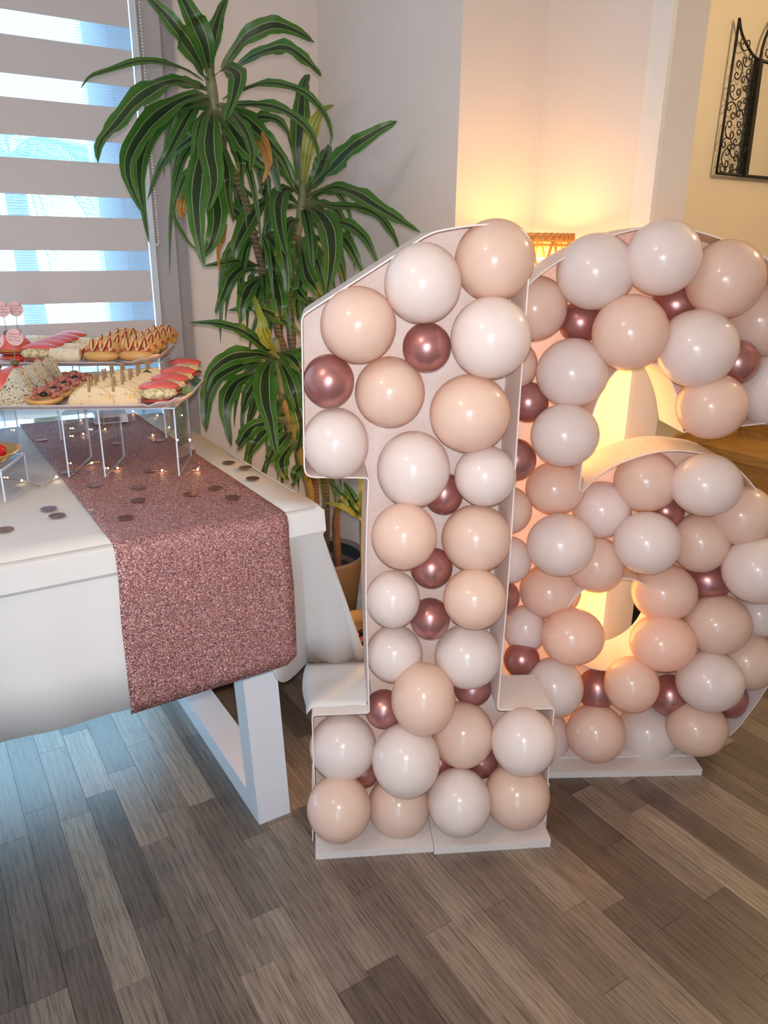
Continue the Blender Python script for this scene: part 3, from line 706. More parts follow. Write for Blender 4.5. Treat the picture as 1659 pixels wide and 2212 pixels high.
# ------------------------------------------------------------------ plants
def D_of(px, py, y):  # forward depth of a pixel's point on the plane y
    p = ony(px, py, y); return np.dot(p - CAM, ROT[:, 2])
def at(px, py, D):
    p = CAM + ray(px, py) * (D / F)
    for ax, lim in ((0, 1.175), (1, 2.265)):
        if p[ax] > lim: p = CAM + (p - CAM) * (lim / p[ax])
    return p
LEAFN = [0]
def leaf3(par, off, P, w, mat='leaf', face=None, seed=0, fold=.20, wave=.13):
    r = random.Random(seed); n = len(P); rows = []; uvs = []; ph = r.uniform(0, 6); tw = r.uniform(-.35, .35)
    for i in range(n):
        s = i / (n - 1); T = P[min(i + 1, n - 1)] - P[max(i - 1, 0)]; T /= np.linalg.norm(T) + 1e-9
        fc = CAM - P[i]; fc /= np.linalg.norm(fc); N = fc * .75 + V(0, 0, .45) if face is None else face
        S_ = np.cross(T, N); S_ /= np.linalg.norm(S_) + 1e-9; Nn = np.cross(S_, T)
        a = tw * s; S2 = S_ * math.cos(a) + Nn * math.sin(a); N2 = np.cross(S2, T)
        ww = w * (.26 + .74 * min(1, s / .38) ** 1.1) * max(0.02, max(0, 1 - max(0, (s - .42) / .58)) ** .75)
        row = []
        for u_ in (-1, -.5, 0, .5, 1):
            q = P[i] + S2 * u_ * ww / 2 + N2 * (fold * abs(u_) * ww / 2 + wave * ww * (abs(u_) ** 2) * math.sin(s * 26 + ph + u_ * 1.3))
            row.append(q); uvs.append((u_ / 2 + .5, s))
        rows.append(row)
    mb = MB(); mb.grid(rows, uvs=uvs); mb.build('leaf', M[mat], par, True, off=off)
def leaf(par, off, D0, k, w, pts, mat='leaf'):
    LEAFN[0] += 1
    C = catmull([(a, b, 0) for a, b in pts], 5); n = 17
    C = [C[round(i * (len(C) - 1) / (n - 1))] for i in range(n)]
    P = [at(c[0], c[1], D0 * (1 + k * (i / (n - 1)) - .03 * math.sin(PI * i / (n - 1)))) for i, c in enumerate(C)]
    leaf3(par, off, P, w * D0 / F, mat, seed=LEAFN[0])
pl1 = thing('potted_dracaena', 'tall striped dracaena with several canes in the taupe pot in the corner', 'plant', (1.0, 1.95, 0))
o1 = pl1.location.copy()
MB().lathe([(.0, .0), (.092, 0), (.096, .004), (.128, .300), (.134, .312), (.133, .317), (.126, .317), (.122, .307), (.118, .25)], (1.0, 1.95, 0), 40).build('pot', M['pot'], pl1, True, off=o1)
MB().lathe([(.1205, .307), (.117, .2), (.0, .198)], (1.0, 1.95, 0), 40).build('liner', M['potdark'], pl1, True, off=o1)
def pebbles(par, off, c, rad, z, n, seed, mats=('pebble',)):
    r = random.Random(seed)
    for i in range(n):
        a = i * 2.39996; q = rad * math.sqrt((i + .5) / n); sz = r.uniform(.009, .014)
        mb = MB(); mb.ball((c[0] + q * math.cos(a), c[1] + q * math.sin(a), z + r.uniform(0, .008)), (sz, sz * r.uniform(.7, 1), sz * r.uniform(.6, .9)), 8, 6)
        mb.build('pebble', M[r.choice(mats)], par, True, off=off)
pebbles(pl1, o1, (1.0, 1.95), .108, .205, 58, 1)
def cane(par, off, pts, y, r0, r1, mat, base=None):
    P = [ony(a, b, y) for a, b in pts]
    P = [np.array([min(p[0], 1.17), p[1], p[2]]) for p in P]
    if base is not None: P += [np.array(base)]
    P = catmull(P, 6); n = len(P)
    mb = MB(); mb.tube(P, [(r0 + (r1 - r0) * i / (n - 1)) * (1 + .05 * math.sin(i * 2.3)) for i in range(n)], 10); mb.build('cane', M[mat], par, True, off=off)
cane(pl1, o1, [(456, 190), (465, 270), (490, 340), (525, 420), (548, 510), (567, 580), (582, 640), (602, 720), (625, 790), (645, 880), (665, 970), (680, 1057)], 1.93, .008, .0125, 'cane', (.98, 1.93, .20))
cane(pl1, o1, [(654, 430), (645, 480), (633, 527), (627, 620), (624, 675), (634, 770), (662, 900), (690, 1000), (704, 1079)], 1.95, .008, .0125, 'cane', (1.01, 1.95, .20))
cane(pl1, o1, [(596, 755), (605, 820), (617, 894), (637, 950), (658, 1020), (672, 1090)], 1.90, .011, .013, 'caneyellow', (.94, 1.90, .20))
cane(pl1, o1, [(752, 1068), (734, 1088), (727, 1110), (726, 1150)], 1.90, .008, .013, 'canedry', (1.045, 1.91, .20))
DA, DB, DC, DD = D_of(456, 190, 1.93), D_of(654, 440, 1.95), D_of(575, 600, 1.93), D_of(596, 760, 1.90)
LA = [(-.10, 45, [(448, 178), (420, 120), (365, 40), (310, -15)]), (-.05, 50, [(455, 168), (440, 90), (405, 15), (370, -50)]), (.0, 34, [(452, 150), (458, 95), (475, 30), (495, -15)]),
 (.02, 42, [(480, 150), (530, 82), (590, 55), (640, 68), (680, 92)]), (-.06, 38, [(498, 152), (560, 115), (620, 105), (665, 135), (695, 165)]),
 (-.14, 16, [(440, 175), (400, 150), (350, 135), (300, 132), (240, 150), (195, 165), (174, 192)]), (-.16, 46, [(445, 195), (390, 175), (335, 190), (285, 228), (250, 270), (215, 310), (212, 352)]),
 (.03, 26, [(450, 192), (415, 182), (370, 176), (310, 197)]), (-.10, 46, [(462, 165), (490, 148), (512, 165), (505, 210), (485, 262)]),
 (-.12, 46, [(450, 208), (420, 206), (370, 228), (318, 272), (284, 325), (275, 370), (290, 420), (312, 465)]), (-.08, 42, [(455, 220), (410, 226), (350, 252), (312, 312), (300, 370), (306, 430), (322, 525)]),
 (-.02, 28, [(458, 228), (420, 232), (390, 280), (364, 330), (340, 372), (318, 432)]), (.03, 36, [(452, 215), (425, 212), (408, 245), (402, 285), (417, 335)]),
 (-.12, 52, [(462, 236), (456, 262), (452, 320), (462, 380), (458, 420), (445, 462)]), (-.08, 52, [(462, 300), (436, 345), (424, 420), (428, 500), (441, 575)]),
 (-.05, 46, [(470, 310), (462, 390), (470, 470), (455, 530), (432, 558)]), (.0, 20, [(470, 335), (440, 350), (402, 378), (385, 420), (376, 460), (400, 512), (428, 545)]),
 (-.06, 20, [(480, 215), (515, 198), (561, 182), (603, 181), (654, 198), (688, 228), (709, 262), (717, 295), (712, 314)]), (-.10, 28, [(480, 228), (502, 228), (540, 226), (586, 230), (624, 245), (662, 274), (683, 312), (689, 352)]),
 (.02, 26, [(475, 240), (535, 256), (570, 253), (603, 262), (624, 291), (629, 322)]), (-.03, 40, [(470, 225), (519, 249), (569, 295), (612, 346), (637, 408)]),
 (-.04, 52, [(478, 245), (519, 303), (548, 337), (580, 366)]), (.02, 30, [(470, 250), (440, 285), (412, 300), (375, 330), (352, 365)]),
 (-.14, 30, [(470, 225), (505, 250), (530, 285), (545, 330), (540, 372)]), (.02, 24, [(480, 280), (514, 333), (521, 371), (518, 402)]), (.02, 34, [(470, 300), (488, 360), (492, 420), (505, 480)]), (.03, 34, [(462, 255), (440, 300), (448, 360), (470, 420)])]
for k, w, p in LA: leaf(pl1, o1, DA, k, w, p)
leaf(pl1, o1, DA, -.06, 26, [(500, 245), (552, 287), (573, 322), (580, 358), (567, 396)], 'leafdry'); leaf(pl1, o1, DA, .0, 14, [(489, 485), (481, 514), (472, 544), (474, 588)], 'leafdry')
leaf(pl1, o1, DA, .0, 24, [(408, 400), (396, 430), (392, 460), (398, 478)], 'leafdry')
LB = [(.0, 42, [(652, 410), (645, 330), (650, 245), (656, 185), (668, 160)]), (-.10, 42, [(664, 412), (710, 370), (760, 320), (818, 282), (858, 262)]), (.02, 38, [(660, 420), (688, 372), (705, 332), (711, 312)]),
 (-.14, 38, [(660, 425), (720, 405), (770, 420), (820, 450), (870, 480), (908, 502)]), (-.12, 26, [(663, 435), (720, 444), (780, 450), (820, 470), (850, 510), (862, 538)]),
 (-.10, 54, [(655, 440), (688, 460), (709, 490), (717, 535), (713, 590), (704, 636)]), (-.08, 26, [(665, 460), (709, 476), (751, 485), (785, 510), (805, 544), (819, 576)]),
 (-.06, 32, [(665, 480), (721, 502), (751, 527), (772, 565), (786, 592)]), (-.10, 40, [(648, 418), (618, 408), (601, 438), (603, 485), (612, 527), (621, 554)]),
 (-.06, 40, [(600, 425), (555, 450), (527, 494), (508, 536), (503, 572)]), (-.05, 38, [(645, 472), (622, 485), (612, 527), (619, 590), (620, 640)]), (-.02, 36, [(690, 490), (716, 530), (735, 570), (745, 610)]),
 (-.02, 36, [(648, 510), (662, 590), (683, 625), (697, 652)]), (.0, 26, [(630, 600), (645, 630), (660, 648), (678, 664)]), (.02, 34, [(655, 430), (625, 380), (590, 330), (560, 300)]), (.03, 30, [(660, 460), (672, 520), (668, 580), (660, 620)])]
for k, w, p in LB: leaf(pl1, o1, DB, k, w, p)
leaf(pl1, o1, DB, -.03, 30, [(655, 412), (662, 340), (678, 270), (698, 238), (722, 227)], 'leafyellow')
LC = [(-.02, 22, [(565, 440), (527, 412), (500, 398), (478, 391)]), (.0, 26, [(566, 440), (574, 405), (580, 376)]), (.0, 32, [(480, 436), (519, 466), (545, 505)]), (-.08, 22, [(562, 574), (519, 564), (477, 569), (440, 575)]),
 (-.10, 36, [(560, 574), (527, 577), (498, 603), (481, 641), (465, 678)]), (-.06, 38, [(567, 598), (540, 620), (523, 658), (520, 698)]), (-.02, 32, [(566, 608), (553, 645), (561, 692)]),
 (-.03, 40, [(592, 590), (602, 655), (606, 695)]), (.0, 30, [(570, 500), (600, 540), (612, 590)]), (.02, 34, [(560, 480), (530, 450), (515, 420), (505, 400)]), (.03, 34, [(575, 520), (590, 560), (588, 610), (580, 650)]),
 (.03, 30, [(560, 500), (530, 510), (505, 540), (512, 580)]), (.04, 30, [(640, 560), (650, 610), (640, 660), (648, 700)]), (.03, 36, [(590, 470), (610, 500), (628, 560), (632, 600)])]
for k, w, p in LC: leaf(pl1, o1, DC, k, w, p)
LD = [(-.08, 32, [(600, 775), (567, 748), (524, 716), (469, 699), (410, 697)]), (-.04, 34, [(652, 722), (603, 688), (552, 666), (490, 671)]), (-.10, 42, [(596, 776), (552, 766), (495, 775), (455, 807), (441, 853)]),
 (-.06, 40, [(589, 788), (538, 785), (480, 807), (451, 844), (444, 898), (446, 930)]), (-.04, 40, [(567, 800), (513, 825), (491, 862), (487, 898), (500, 962)]), (-.13, 50, [(590, 772), (574, 808), (573, 862), (585, 916), (597, 984)]),
 (-.05, 42, [(603, 760), (632, 774), (655, 810)]), (.0, 36, [(575, 815), (540, 845), (522, 900)]), (-.03, 38, [(620, 905), (552, 922), (520, 956), (512, 972)]), (-.02, 38, [(620, 912), (574, 930), (545, 966), (537, 990)]),
 (-.02, 36, [(628, 930), (596, 966), (575, 1008)]), (-.02, 34, [(642, 948), (610, 990), (612, 1020), (626, 1038)]), (.0, 28, [(655, 1005), (640, 1022), (632, 1052)]), (.02, 36, [(610, 860), (585, 890), (570, 930), (548, 960)]),
 (.02, 36, [(612, 850), (640, 880), (650, 930), (640, 980)]), (.03, 34, [(600, 790), (560, 830), (548, 880), (530, 930)]), (.0, 36, [(600, 770), (625, 820), (640, 870), (645, 900)]), (.0, 26, [(665, 960), (672, 1000), (665, 1040)])]
for k, w, p in LD: leaf(pl1, o1, DD, k, w, p)
leaf(pl1, o1, DD, -.06, 32, [(597, 778), (582, 746), (568, 717), (565, 690), (540, 622)], 'leafyellow')
def core(par, off, pts, y, r):
    P = catmull([ony(a, b, y) for a, b in pts], 5); n = len(P); mb = MB(); mb.tube(P, [r * (.45 + .55 * math.sin(PI * (.1 + .8 * i / (n - 1)))) for i in range(n)], 10); mb.build('crown_stem', M['leafyellow2'], par, True, off=off)
M['leafyellow2'] = plain('pale_leaf_sheath', L(122, 122, 82), .5, var=.2, scale=60).m
core(pl1, o1, [(452, 140), (456, 180), (462, 230), (466, 300)], 1.925, .013); core(pl1, o1, [(655, 390), (653, 430), (647, 480), (642, 510)], 1.945, .012); core(pl1, o1, [(595, 730), (598, 780), (606, 850)], 1.895, .014)
rg = random.Random(21)
def arching(par, off, px, py, y, n, l0, l1, w0, w1, up0, up1):
    b = ony(px, py, y)
    for i in range(n):
        LEAFN[0] += 1; a = i * 2.4 + rg.uniform(-.3, .3); ln = rg.uniform(l0, l1); up = rg.uniform(up0, up1); P = []
        for k in range(15):
            q = k / 14; h = ln * (math.sin(up) * q - 1.15 * q ** 2.1 * (1 - .25 * math.sin(up))); rr = ln * math.cos(up) * (q - .38 * q ** 2.2)
            p = b + V(math.cos(a) * rr, math.sin(a) * rr, h)
            for ax, lim in ((0, 1.185), (1, 2.27)):
                if p[ax] > lim: p[ax] = lim - .012 * (k % 2) * 0
            P.append(p)
        P[0] = b
        leaf3(par, off, P, rg.uniform(w0, w1), seed=LEAFN[0], wave=.16)
for (px, py, y, n, l0, l1, w0, w1, u0, u1) in [(462, 250, 1.94, 9, .20, .32, .018, .030, .0, .7), (466, 300, 1.95, 8, .18, .30, .016, .028, -.2, .4), (650, 450, 1.97, 9, .20, .32, .018, .032, .0, .8), (640, 520, 1.97, 9, .16, .26, .016, .028, -.2, .5),
    (552, 520, 1.95, 9, .16, .26, .018, .030, .0, .6), (570, 590, 1.95, 9, .15, .24, .018, .030, -.2, .4), (625, 650, 1.97, 7, .14, .22, .016, .026, -.1, .5), (602, 800, 1.92, 9, .22, .32, .022, .036, .1, .8), (618, 890, 1.92, 9, .16, .26, .020, .032, -.1, .5), (640, 960, 1.92, 7, .14, .22, .018, .030, -.1, .5)]: arching(pl1, o1, px, py, y, n, l0, l1, w0, w1, u0, u1)
# second planter with pebbles and a low yellow cane
pl2 = thing('potted_dracaena', 'low dracaena with yellow cane in the tan pebble pot behind the one', 'plant', (.99, 1.62, 0)); o2 = pl2.location.copy()
MB().lathe([(0, 0), (.13, 0), (.15, .03), (.165, .17), (.166, .182), (.160, .188), (.153, .186), (.150, .150)], (.99, 1.62, 0), 40).build('pot', M['pottan'], pl2, True, off=o2)
MB().lathe([(.150, .12), (.0, .122)], (.99, 1.62, 0), 40).build('soil', M['soil'], pl2, True, off=o2)
pebbles(pl2, o2, (.99, 1.62), .140, .128, 90, 2, ('pebble', 'pebble', 'pebble', 'pebble', 'pebblewhite', 'potdark'))
cane(pl2, o2, [(784, 1040), (783, 1100), (786, 1187), (792, 1260)], 1.62, .008, .013, 'caneyellow', (.985, 1.62, .12))
DE = D_of(784, 1100, 1.62)
for k, w, p, mt in [(-.02, 26, [(784, 1128), (755, 1085), (730, 1060), (708, 1036)], 'leaf'), (-.03, 28, [(785, 1140), (790, 1090), (783, 1040), (776, 1020)], 'leafyellow'), (-.02, 14, [(780, 1124), (741, 1095), (700, 1086)], 'leafyellow'),
  (.0, 24, [(783, 1110), (765, 1078), (742, 1040)], 'leaf'), (-.04, 26, [(783, 1120), (800, 1080), (830, 1050)], 'leaf'), (.03, 26, [(786, 1110), (805, 1060), (800, 1000)], 'leaf'), (-.05, 24, [(784, 1118), (815, 1110), (850, 1130)], 'leaf')]: leaf(pl2, o2, DE, k, w, p, mt)
# dark box on small feet under the far end of the table
bx = thing('storage_box', 'dark grey box on the floor seen under the table behind its leg', 'box', (.70, 1.95, 0))
MB().box((.70, 1.95, .165), (.28, .22, .27), taper=.004).build('body', M['slate'], bx, off=bx.location)
MB().box((.70, 1.95, .309), (.29, .23, .018), taper=.003).build('lid', M['slate'], bx, off=bx.location)
for sx in (-.12, .12):
    for sy in (-.09, .09): MB().lathe([(0, 0), (.012, 0), (.014, .03), (0, .03)], (.70 + sx, 1.95 + sy, 0), 10).build('foot', M['black'], bx, off=bx.location)
# ------------------------------------------------------------------ rattan lamp
LX, LY, LR, LH = 1.315, 1.45, .098, 1.236
lp = thing('rattan_lamp', 'tall woven rattan cylinder lamp glowing in the niche between the numbers', 'lamp', (LX, LY, 0))
MB().lathe([(0, 0), (LR, 0), (LR, .02), (0, .02)], (LX, LY, 0), 24).build('base', M['rattan'], lp, off=lp.location)
MB().lathe([(LR - .018, .03), (LR - .018, LH - .05)], (LX, LY, 0), 32).build('lamp_liner', M['shade'], lp, True, off=lp.location)
wv = MB(); zz = .03
while zz < LH: 
    wv.tube([(LX + LR * math.cos(2 * PI * k / 28), LY + LR * math.sin(2 * PI * k / 28), zz) for k in range(28)], .0028, 5, True); zz += .074
for sg in (-1, 1):
    for k in range(11):
        wv.tube([(LX + (LR + .002 * sg) * math.cos(2 * PI * k / 11 + sg * 3.4 * t), LY + (LR + .002 * sg) * math.sin(2 * PI * k / 11 + sg * 3.4 * t), .02 + (LH - .03) * t) for t in [i / 44 for i in range(45)]], .0032, 5)
wv.build('lamp_shade', M['rattan'], lp, True, off=lp.location)
rim = MB()
for dz, rr in ((0, LR), (-.012, LR + .003), (-.006, LR - .004)): rim.tube([(LX + rr * math.cos(2 * PI * k / 32), LY + rr * math.sin(2 * PI * k / 32), LH + dz) for k in range(32)], .004, 6, True)
for k in range(40):
    a = 2 * PI * k / 40; rim.tube([(LX + (LR + .006) * math.cos(a), LY + (LR + .006) * math.sin(a), LH - .016), (LX + (LR + .006) * math.cos(a + .08), LY + (LR + .006) * math.sin(a + .08), LH + .004)], .0022, 5)
rim.build('rim', M['rattan'], lp, True, off=lp.location)
# ------------------------------------------------------------------ hall: mirror, stairs, black case
mr = thing('wall_mirror', 'mirror with black scrolled iron side panels hanging on the hall wall', 'mirror', (3.26, 2.10, 1.5))
def mp(x, z, y=2.095): return V(x, y, z)
left = [(2.862, 1.500), (2.872, 2.033)] + [tuple(p) for p in catmull([(2.872, 2.033), (2.90, 1.985), (2.945, 1.95), (2.985, 1.925), (3.028, 1.913)], 4)][1:] + [(3.040, 1.506)]
cxm = 3.27
def mir(p): return (2 * cxm - p[0], p[1])
fr = MB()
for mm_ in (lambda p: p, mir): fr.tube([mp(*mm_(p)) for p in left], .0055, 6, True)
arch = [(3.028, 1.913)] + [(cxm - .235 * math.cos(a), 1.92 + .22 * math.sin(a)) for a in [PI * i / 20 for i in range(0, 21)]] + [(2 * cxm - 3.028, 1.913)]
fr.tube([mp(*p) for p in arch], .006, 6); fr.tube([mp(3.028, 1.913), mp(cxm, 1.906), mp(2 * cxm - 3.028, 1.913)], .006, 6)
fr.tube([mp(2.862, 1.5), mp(2 * cxm - 2.862, 1.5)], .006, 6)
fr.build('frame', M['iron'], mr, True, off=mr.location)
for sg in (0, 1):
    a, b = ((3.034, 1.503), (3.022, 1.915)) if not sg else (mir((3.034, 1.503)), mir((3.022, 1.915)))
    d = .011; MB().hexa([(a[0] - d, 2.078, a[1]), (a[0] + d, 2.078, a[1]), (a[0] + d, 2.105, a[1]), (a[0] - d, 2.105, a[1]), (b[0] - d, 2.078, b[1]), (b[0] + d, 2.078, b[1]), (b[0] + d, 2.105, b[1]), (b[0] - d, 2.105, b[1])]).build('stile', M['iron'], mr, off=mr.location)
MB().box((cxm, 2.098, 1.708), (2 * (cxm - 3.036), .006, .404)).build('mirror_glass', M['mirror'], mr, off=mr.location)
def cscroll(c, size, ang, flip=1):
    seg = [(5.4, .26, .40), (2.9, 1.0, 1.0), (5.4, .40, .26)]; x = y = th = 0.; pts = []
    for sweep, r0, r1 in seg:
        n = 22
        for i in range(n):
            r = r0 + (r1 - r0) * i / n; d = sweep / n; pts.append((x, y)); x += math.cos(th) * r * d; y += math.sin(th) * r * d; th += d
    P = np.array(pts); P -= (P.max(0) + P.min(0)) / 2; P /= np.abs(P).max(); P[:, 0] *= flip
    ca, sa = math.cos(ang), math.sin(ang); return [(c[0] + 1.12 * size * (p[0] * ca - p[1] * sa), c[1] + 1.12 * size * (p[0] * sa + p[1] * ca)) for p in P]
rs = random.Random(5)
SCR = [(2.925, 1.955, .024, .5), (2.955, 1.905, .024, 1.0), (2.905, 1.865, .026, 2.0), (2.985, 1.86, .024, -.6), (2.955, 1.825, .022, 2.6), (2.905, 1.79, .028, .3), (2.99, 1.795, .024, 1.8), (2.96, 1.755, .024, .9), (2.90, 1.725, .028, 1.9),
 (2.955, 1.70, .026, 1.4), (3.0, 1.735, .02, .0), (2.905, 1.655, .028, -.5), (2.96, 1.635, .026, 1.7), (3.005, 1.67, .02, 1.2), (2.90, 1.605, .026, 2.4), (2.95, 1.585, .024, -.2), (3.0, 1.60, .022, 1.6), (2.905, 1.555, .028, -.9), (2.96, 1.54, .026, .6), (3.005, 1.545, .022, 2.2), (2.895, 1.522, .018, .2), (2.945, 1.518, .014, 1.0), (2.995, 1.517, .013, 2.0)]
for x, z_, s_, a in SCR:
    for fl_ in (0, 1):
        P = cscroll((x, z_), s_, a, 1 if rs.random() < .5 else -1); P = [mir(p) for p in P] if fl_ else P
        MB().tube([mp(p[0], p[1], 2.092) for p in P[::2]], .0024, 5).build('scroll', M['iron'], mr, True, off=mr.location)
for i, (x, z_, s_, a) in enumerate([(3.09, 1.955, .03, .3), (3.11, 2.02, .03, 1.4), (3.17, 1.95, .03, 2.4), (3.18, 2.05, .032, .8), (3.25, 1.96, .032, 0), (3.27, 2.06, .034, 1.6), (3.33, 1.95, .03, 2.2), (3.36, 2.05, .032, .2), (3.43, 1.955, .03, 1.0), (3.43, 2.02, .028, 2.8)]):
    MB().tube([mp(p[0], p[1], 2.092) for p in cscroll((x, z_), s_, a)[::2]], .0024, 5).build('scroll', M['iron'], mr, True, off=mr.location)
st = thing('staircase', 'honey oak staircase climbing along the hall wall behind the six', 'stairs', (3.2, 1.6, 0))
RUN, RISE, X0, YA, YB = .285, .1935, 2.722, 1.05, 2.095
for k in range(5):
    xk, zk = X0 + RUN * k, RISE * (k + 1)
    MB().box((xk + RUN / 2 + .005, (YA + YB) / 2, zk - .02), (RUN + .045, YB - YA, .04), taper=.004).build('tread', M['oak'], st, off=st.location)
    MB().box((xk + .014, (YA + YB) / 2, zk - .04 - (RISE - .04) / 2 - .0), (.02, YB - YA - .004, RISE - .04)).build('riser', M['oak'], st, off=st.location)
sl = RISE / RUN
sp = [(X0 - .10, 0.0), (X0 - .10, .27), (X0 + RUN * 5, .27 + (RUN * 5 + .1) * sl), (X0 + RUN * 5, 0.0)]
MB().prism([sp], lambda a, b, d: V(a, d, b), 2.0952, 2.1195).build('stringer', M['oak'], st, off=st.location)
sk = thing('storage_case', 'black case on the hall floor seen through the lower hole of the six', 'case', (1.87, 1.62, 0))
MB().box((1.87, 1.62, .15), (.36, .36, .27), taper=.006).build('body', M['black'], sk, off=sk.location); MB().box((1.87, 1.62, .302), (.37, .37, .03), taper=.006).build('lid', M['black'], sk, off=sk.location)
for sx in (-.15, .15):
    for sy in (-.15, .15): MB().box((1.87 + sx, 1.62 + sy, .0075), (.03, .03, .015)).build('foot', M['black'], sk, off=sk.location)
# ------------------------------------------------------------------ acrylic risers
UA = math.atan2(U[1], U[0])
def riser(P, w, d, h, label):
    t = thing('acrylic_riser', label, 'display stand', (P[0], P[1], .7565), UA, 'clear acrylic risers under the trays')
    def sheet(c, dm, thin):
        b = MB(); b.box(c, dm); ax = {'x': (3, 5), 'z': (0, 1)}[thin]; b.mi = [0 if i in ax else 1 for i in range(6)]; return b
    for x in (0, w): sheet((x, d / 2, h / 2 - .002), (.003, d, h - .004), 'x').build('side_sheet', [M['acrylic'], M['edge']], t)
    sheet((w / 2, d / 2, h - .0015), (w + .003, d, .003), 'z').build('top_sheet', [M['acrylic'], M['edge']], t)
riser((.314, 1.566), .148, .165, .142, 'clear acrylic riser under the right end of the lower tray')
Pq = V(.251, 1.602, 0) - U * .15; riser(Pq, .15, .165, .142, 'clear acrylic riser under the left part of the lower tray')
riser((.355, 1.924), .188, .155, .186, 'taller clear acrylic riser under the right end of the upper tray')
Pq = V(.298, 1.946, 0) - U * .188; riser(Pq, .188, .155, .186, 'taller clear acrylic riser under the left part of the upper tray')
PC = V(.119, 1.49, 0) - U * .13; riser(PC, .13, .12, .062, 'low clear acrylic riser under the small gold plate')
# fairy lights
sf = thing('fairy_lights', 'warm fairy lights on thin copper wire with battery box, winding over the table', 'string lights', (.45, 1.7, .757))
WP = [(0, 1034, 0), (47, 1038, 0), (90, 1050, 0), (122, 1030, .004), (136, 1010, .012), (165, 1013, .0), (198, 1000, .004), (218, 998, .008), (230, 1008, 0), (254, 1011, 0), (272, 1010, .002), (288, 994, .012), (303, 998, .008), (325, 1016, 0), (350, 1016, 0), (400, 1026, 0), (412, 1017, .004), (427, 1014, 0), (430, 1000, .02), (418, 975, .035), (410, 950, .055), (412, 930, .04), (393, 897, 0), (375, 905, .01), (366, 923, 0), (345, 935, .008), (330, 940, 0), (336, 920, .01), (340, 897, 0), (310, 903, .004), (287, 888, 0), (262, 902, .004)]
WPw = [onz(a, b, .7575 + h) for a, b, h in WP]; WPw[-1] = V(.475, 2.16, .765)
MB().tube(catmull(WPw, 5), .0008, 5).build('wire', M['copper'], sf, True, off=sf.location)
WP2 = [onz(a, b, .757) for a, b in [(230, 912), (227, 927), (205, 935), (180, 937), (150, 915), (137, 900), (110, 908), (60, 905), (20, 900)]]
MB().tube(catmull(WP2, 5), .0008, 5).build('wire', M['copper'], sf, True, off=sf.location)
for a, b, h in [WP[i] for i in (1, 3, 6, 9, 14, 17, 20, 22, 24, 26, 28, 30)] + [(227, 927, 0), (180, 937, 0), (175, 908, 0), (137, 900, 0)]:
    MB().ball(onz(a, b, .7595 + h), .0021, 8, 6).build('bulb', M['led'], sf, True, off=sf.location)
MB().box((.450, 2.095, .7695), (.085, .050, .024), rz=-.1, taper=.002).build('battery_box', M['battery'], sf, off=sf.location)
MB().box((.447, 2.069, .7675), (.050, .002, .012), rz=-.1).build('battery_window', M['slate'], sf, off=sf.location)
# ------------------------------------------------------------------ trays
def tray(P, ln, dp, z, label, mat='tray', cut=.035):
    t = thing('serving_tray', label, 'tray', (P[0], P[1], z), UA)
    c = cut; poly = rnd([(0 - ln / 2, 0)] + [(-c, 0), (0, c), (0, dp - c), (-c, dp), (-ln + c, dp), (-ln, dp - c), (-ln, c), (-ln + c, 0), (0 - ln / 2, 0)], .012, 3)
    pts = []
    for i in range(len(poly) - 1):
        a, b = poly[i], poly[i + 1]; n = max(1, int(np.linalg.norm(b - a) / .006))
        for k in range(n): pts.append(a + (b - a) * k / n)
    N = len(pts); rows = [[], [], [], []]
    for i in range(N):
        a, b = pts[i - 1], pts[(i + 1) % N]; tn = b - a; tn /= np.linalg.norm(tn) + 1e-9; nr = V(tn[1], -tn[0]); p = pts[i]
        fl_ = .0022 * math.sin(i * 1.6) * (1 if (p[0] > -.07 or p[0] < -ln + .07) else .15); e = .012 + .016 * max(0, min(1, (p[0] + .06) / .06)) 
        hh = .010 + .014 * max(0, min(1, (p[0] + .05) / .05))
        for q, (of, zz) in enumerate(((-.002, .001), (0, .001), (e * .6, hh * .55 + fl_), (e, hh + fl_))): rows[q].append((*(p + nr * of), zz))
    for r in rows: r.append(r[0])
    b = MB(); b.grid(rows); o = b.build('rim', M[mat], t, True); sd = o.modifiers.new('thickness', 'SOLIDIFY'); sd.thickness = .0012
    MB().prism([pts], lambda a, b_, d: V(a, b_, d), 0, .0012).build('base', M[mat], t)
    return t
FL = V(.444, 1.476, .9005); FU = V(.476, 1.771, .9445)
tray(FL, .52, .25, FL[2], 'long silver card tray of tacos and sandwiches on the lower risers'); tray(FU, .50, .25, FU[2], 'long silver card tray of hot dogs and wraps on the upper risers')
ZL, ZU = FL[2] + .0022, FU[2] + .0022
USED = set()
def put(proto, lst, z, rot0=0):
    for i, (px, py, lb) in enumerate(lst):
        p = onz(px, py, z); r = random.Random(px * 7 + py)
        if proto.name not in USED: o = proto; USED.add(o.name); o.location = p; o.rotation_euler = (0, 0, UA + rot0 + r.uniform(-.12, .12)); o['label'] = lb
        else: o = dup(proto, p, UA + rot0 + r.uniform(-.15, .15), lb)
def lumpy(seed, a):
    r = random.Random(seed); ph = [r.uniform(0, 6) for _ in range(6)]
    return lambda d: tuple(c * (1 + a * (math.sin(5 * d[0] + ph[0]) * math.sin(6 * d[1] + ph[1]) + .7 * math.sin(11 * d[2] + 7 * d[0] + ph[2]))) for c in d)
def halfball(mb, c, r, flip=1, mi=0, nu=20, nv=8):
    rows = [[(c[0] + r[0] * math.cos(2 * PI * i / nu) * math.cos(PI / 2 * j / nv), c[1] + r[1] * math.sin(2 * PI * i / nu) * math.cos(PI / 2 * j / nv), c[2] + flip * r[2] * math.sin(PI / 2 * j / nv)) for i in range(nu + 1)] for j in range(nv + 1)]
    mb.grid(rows, mi); mb.add([rows[0][i] for i in range(nu)], [tuple(range(nu))], mi); return mb
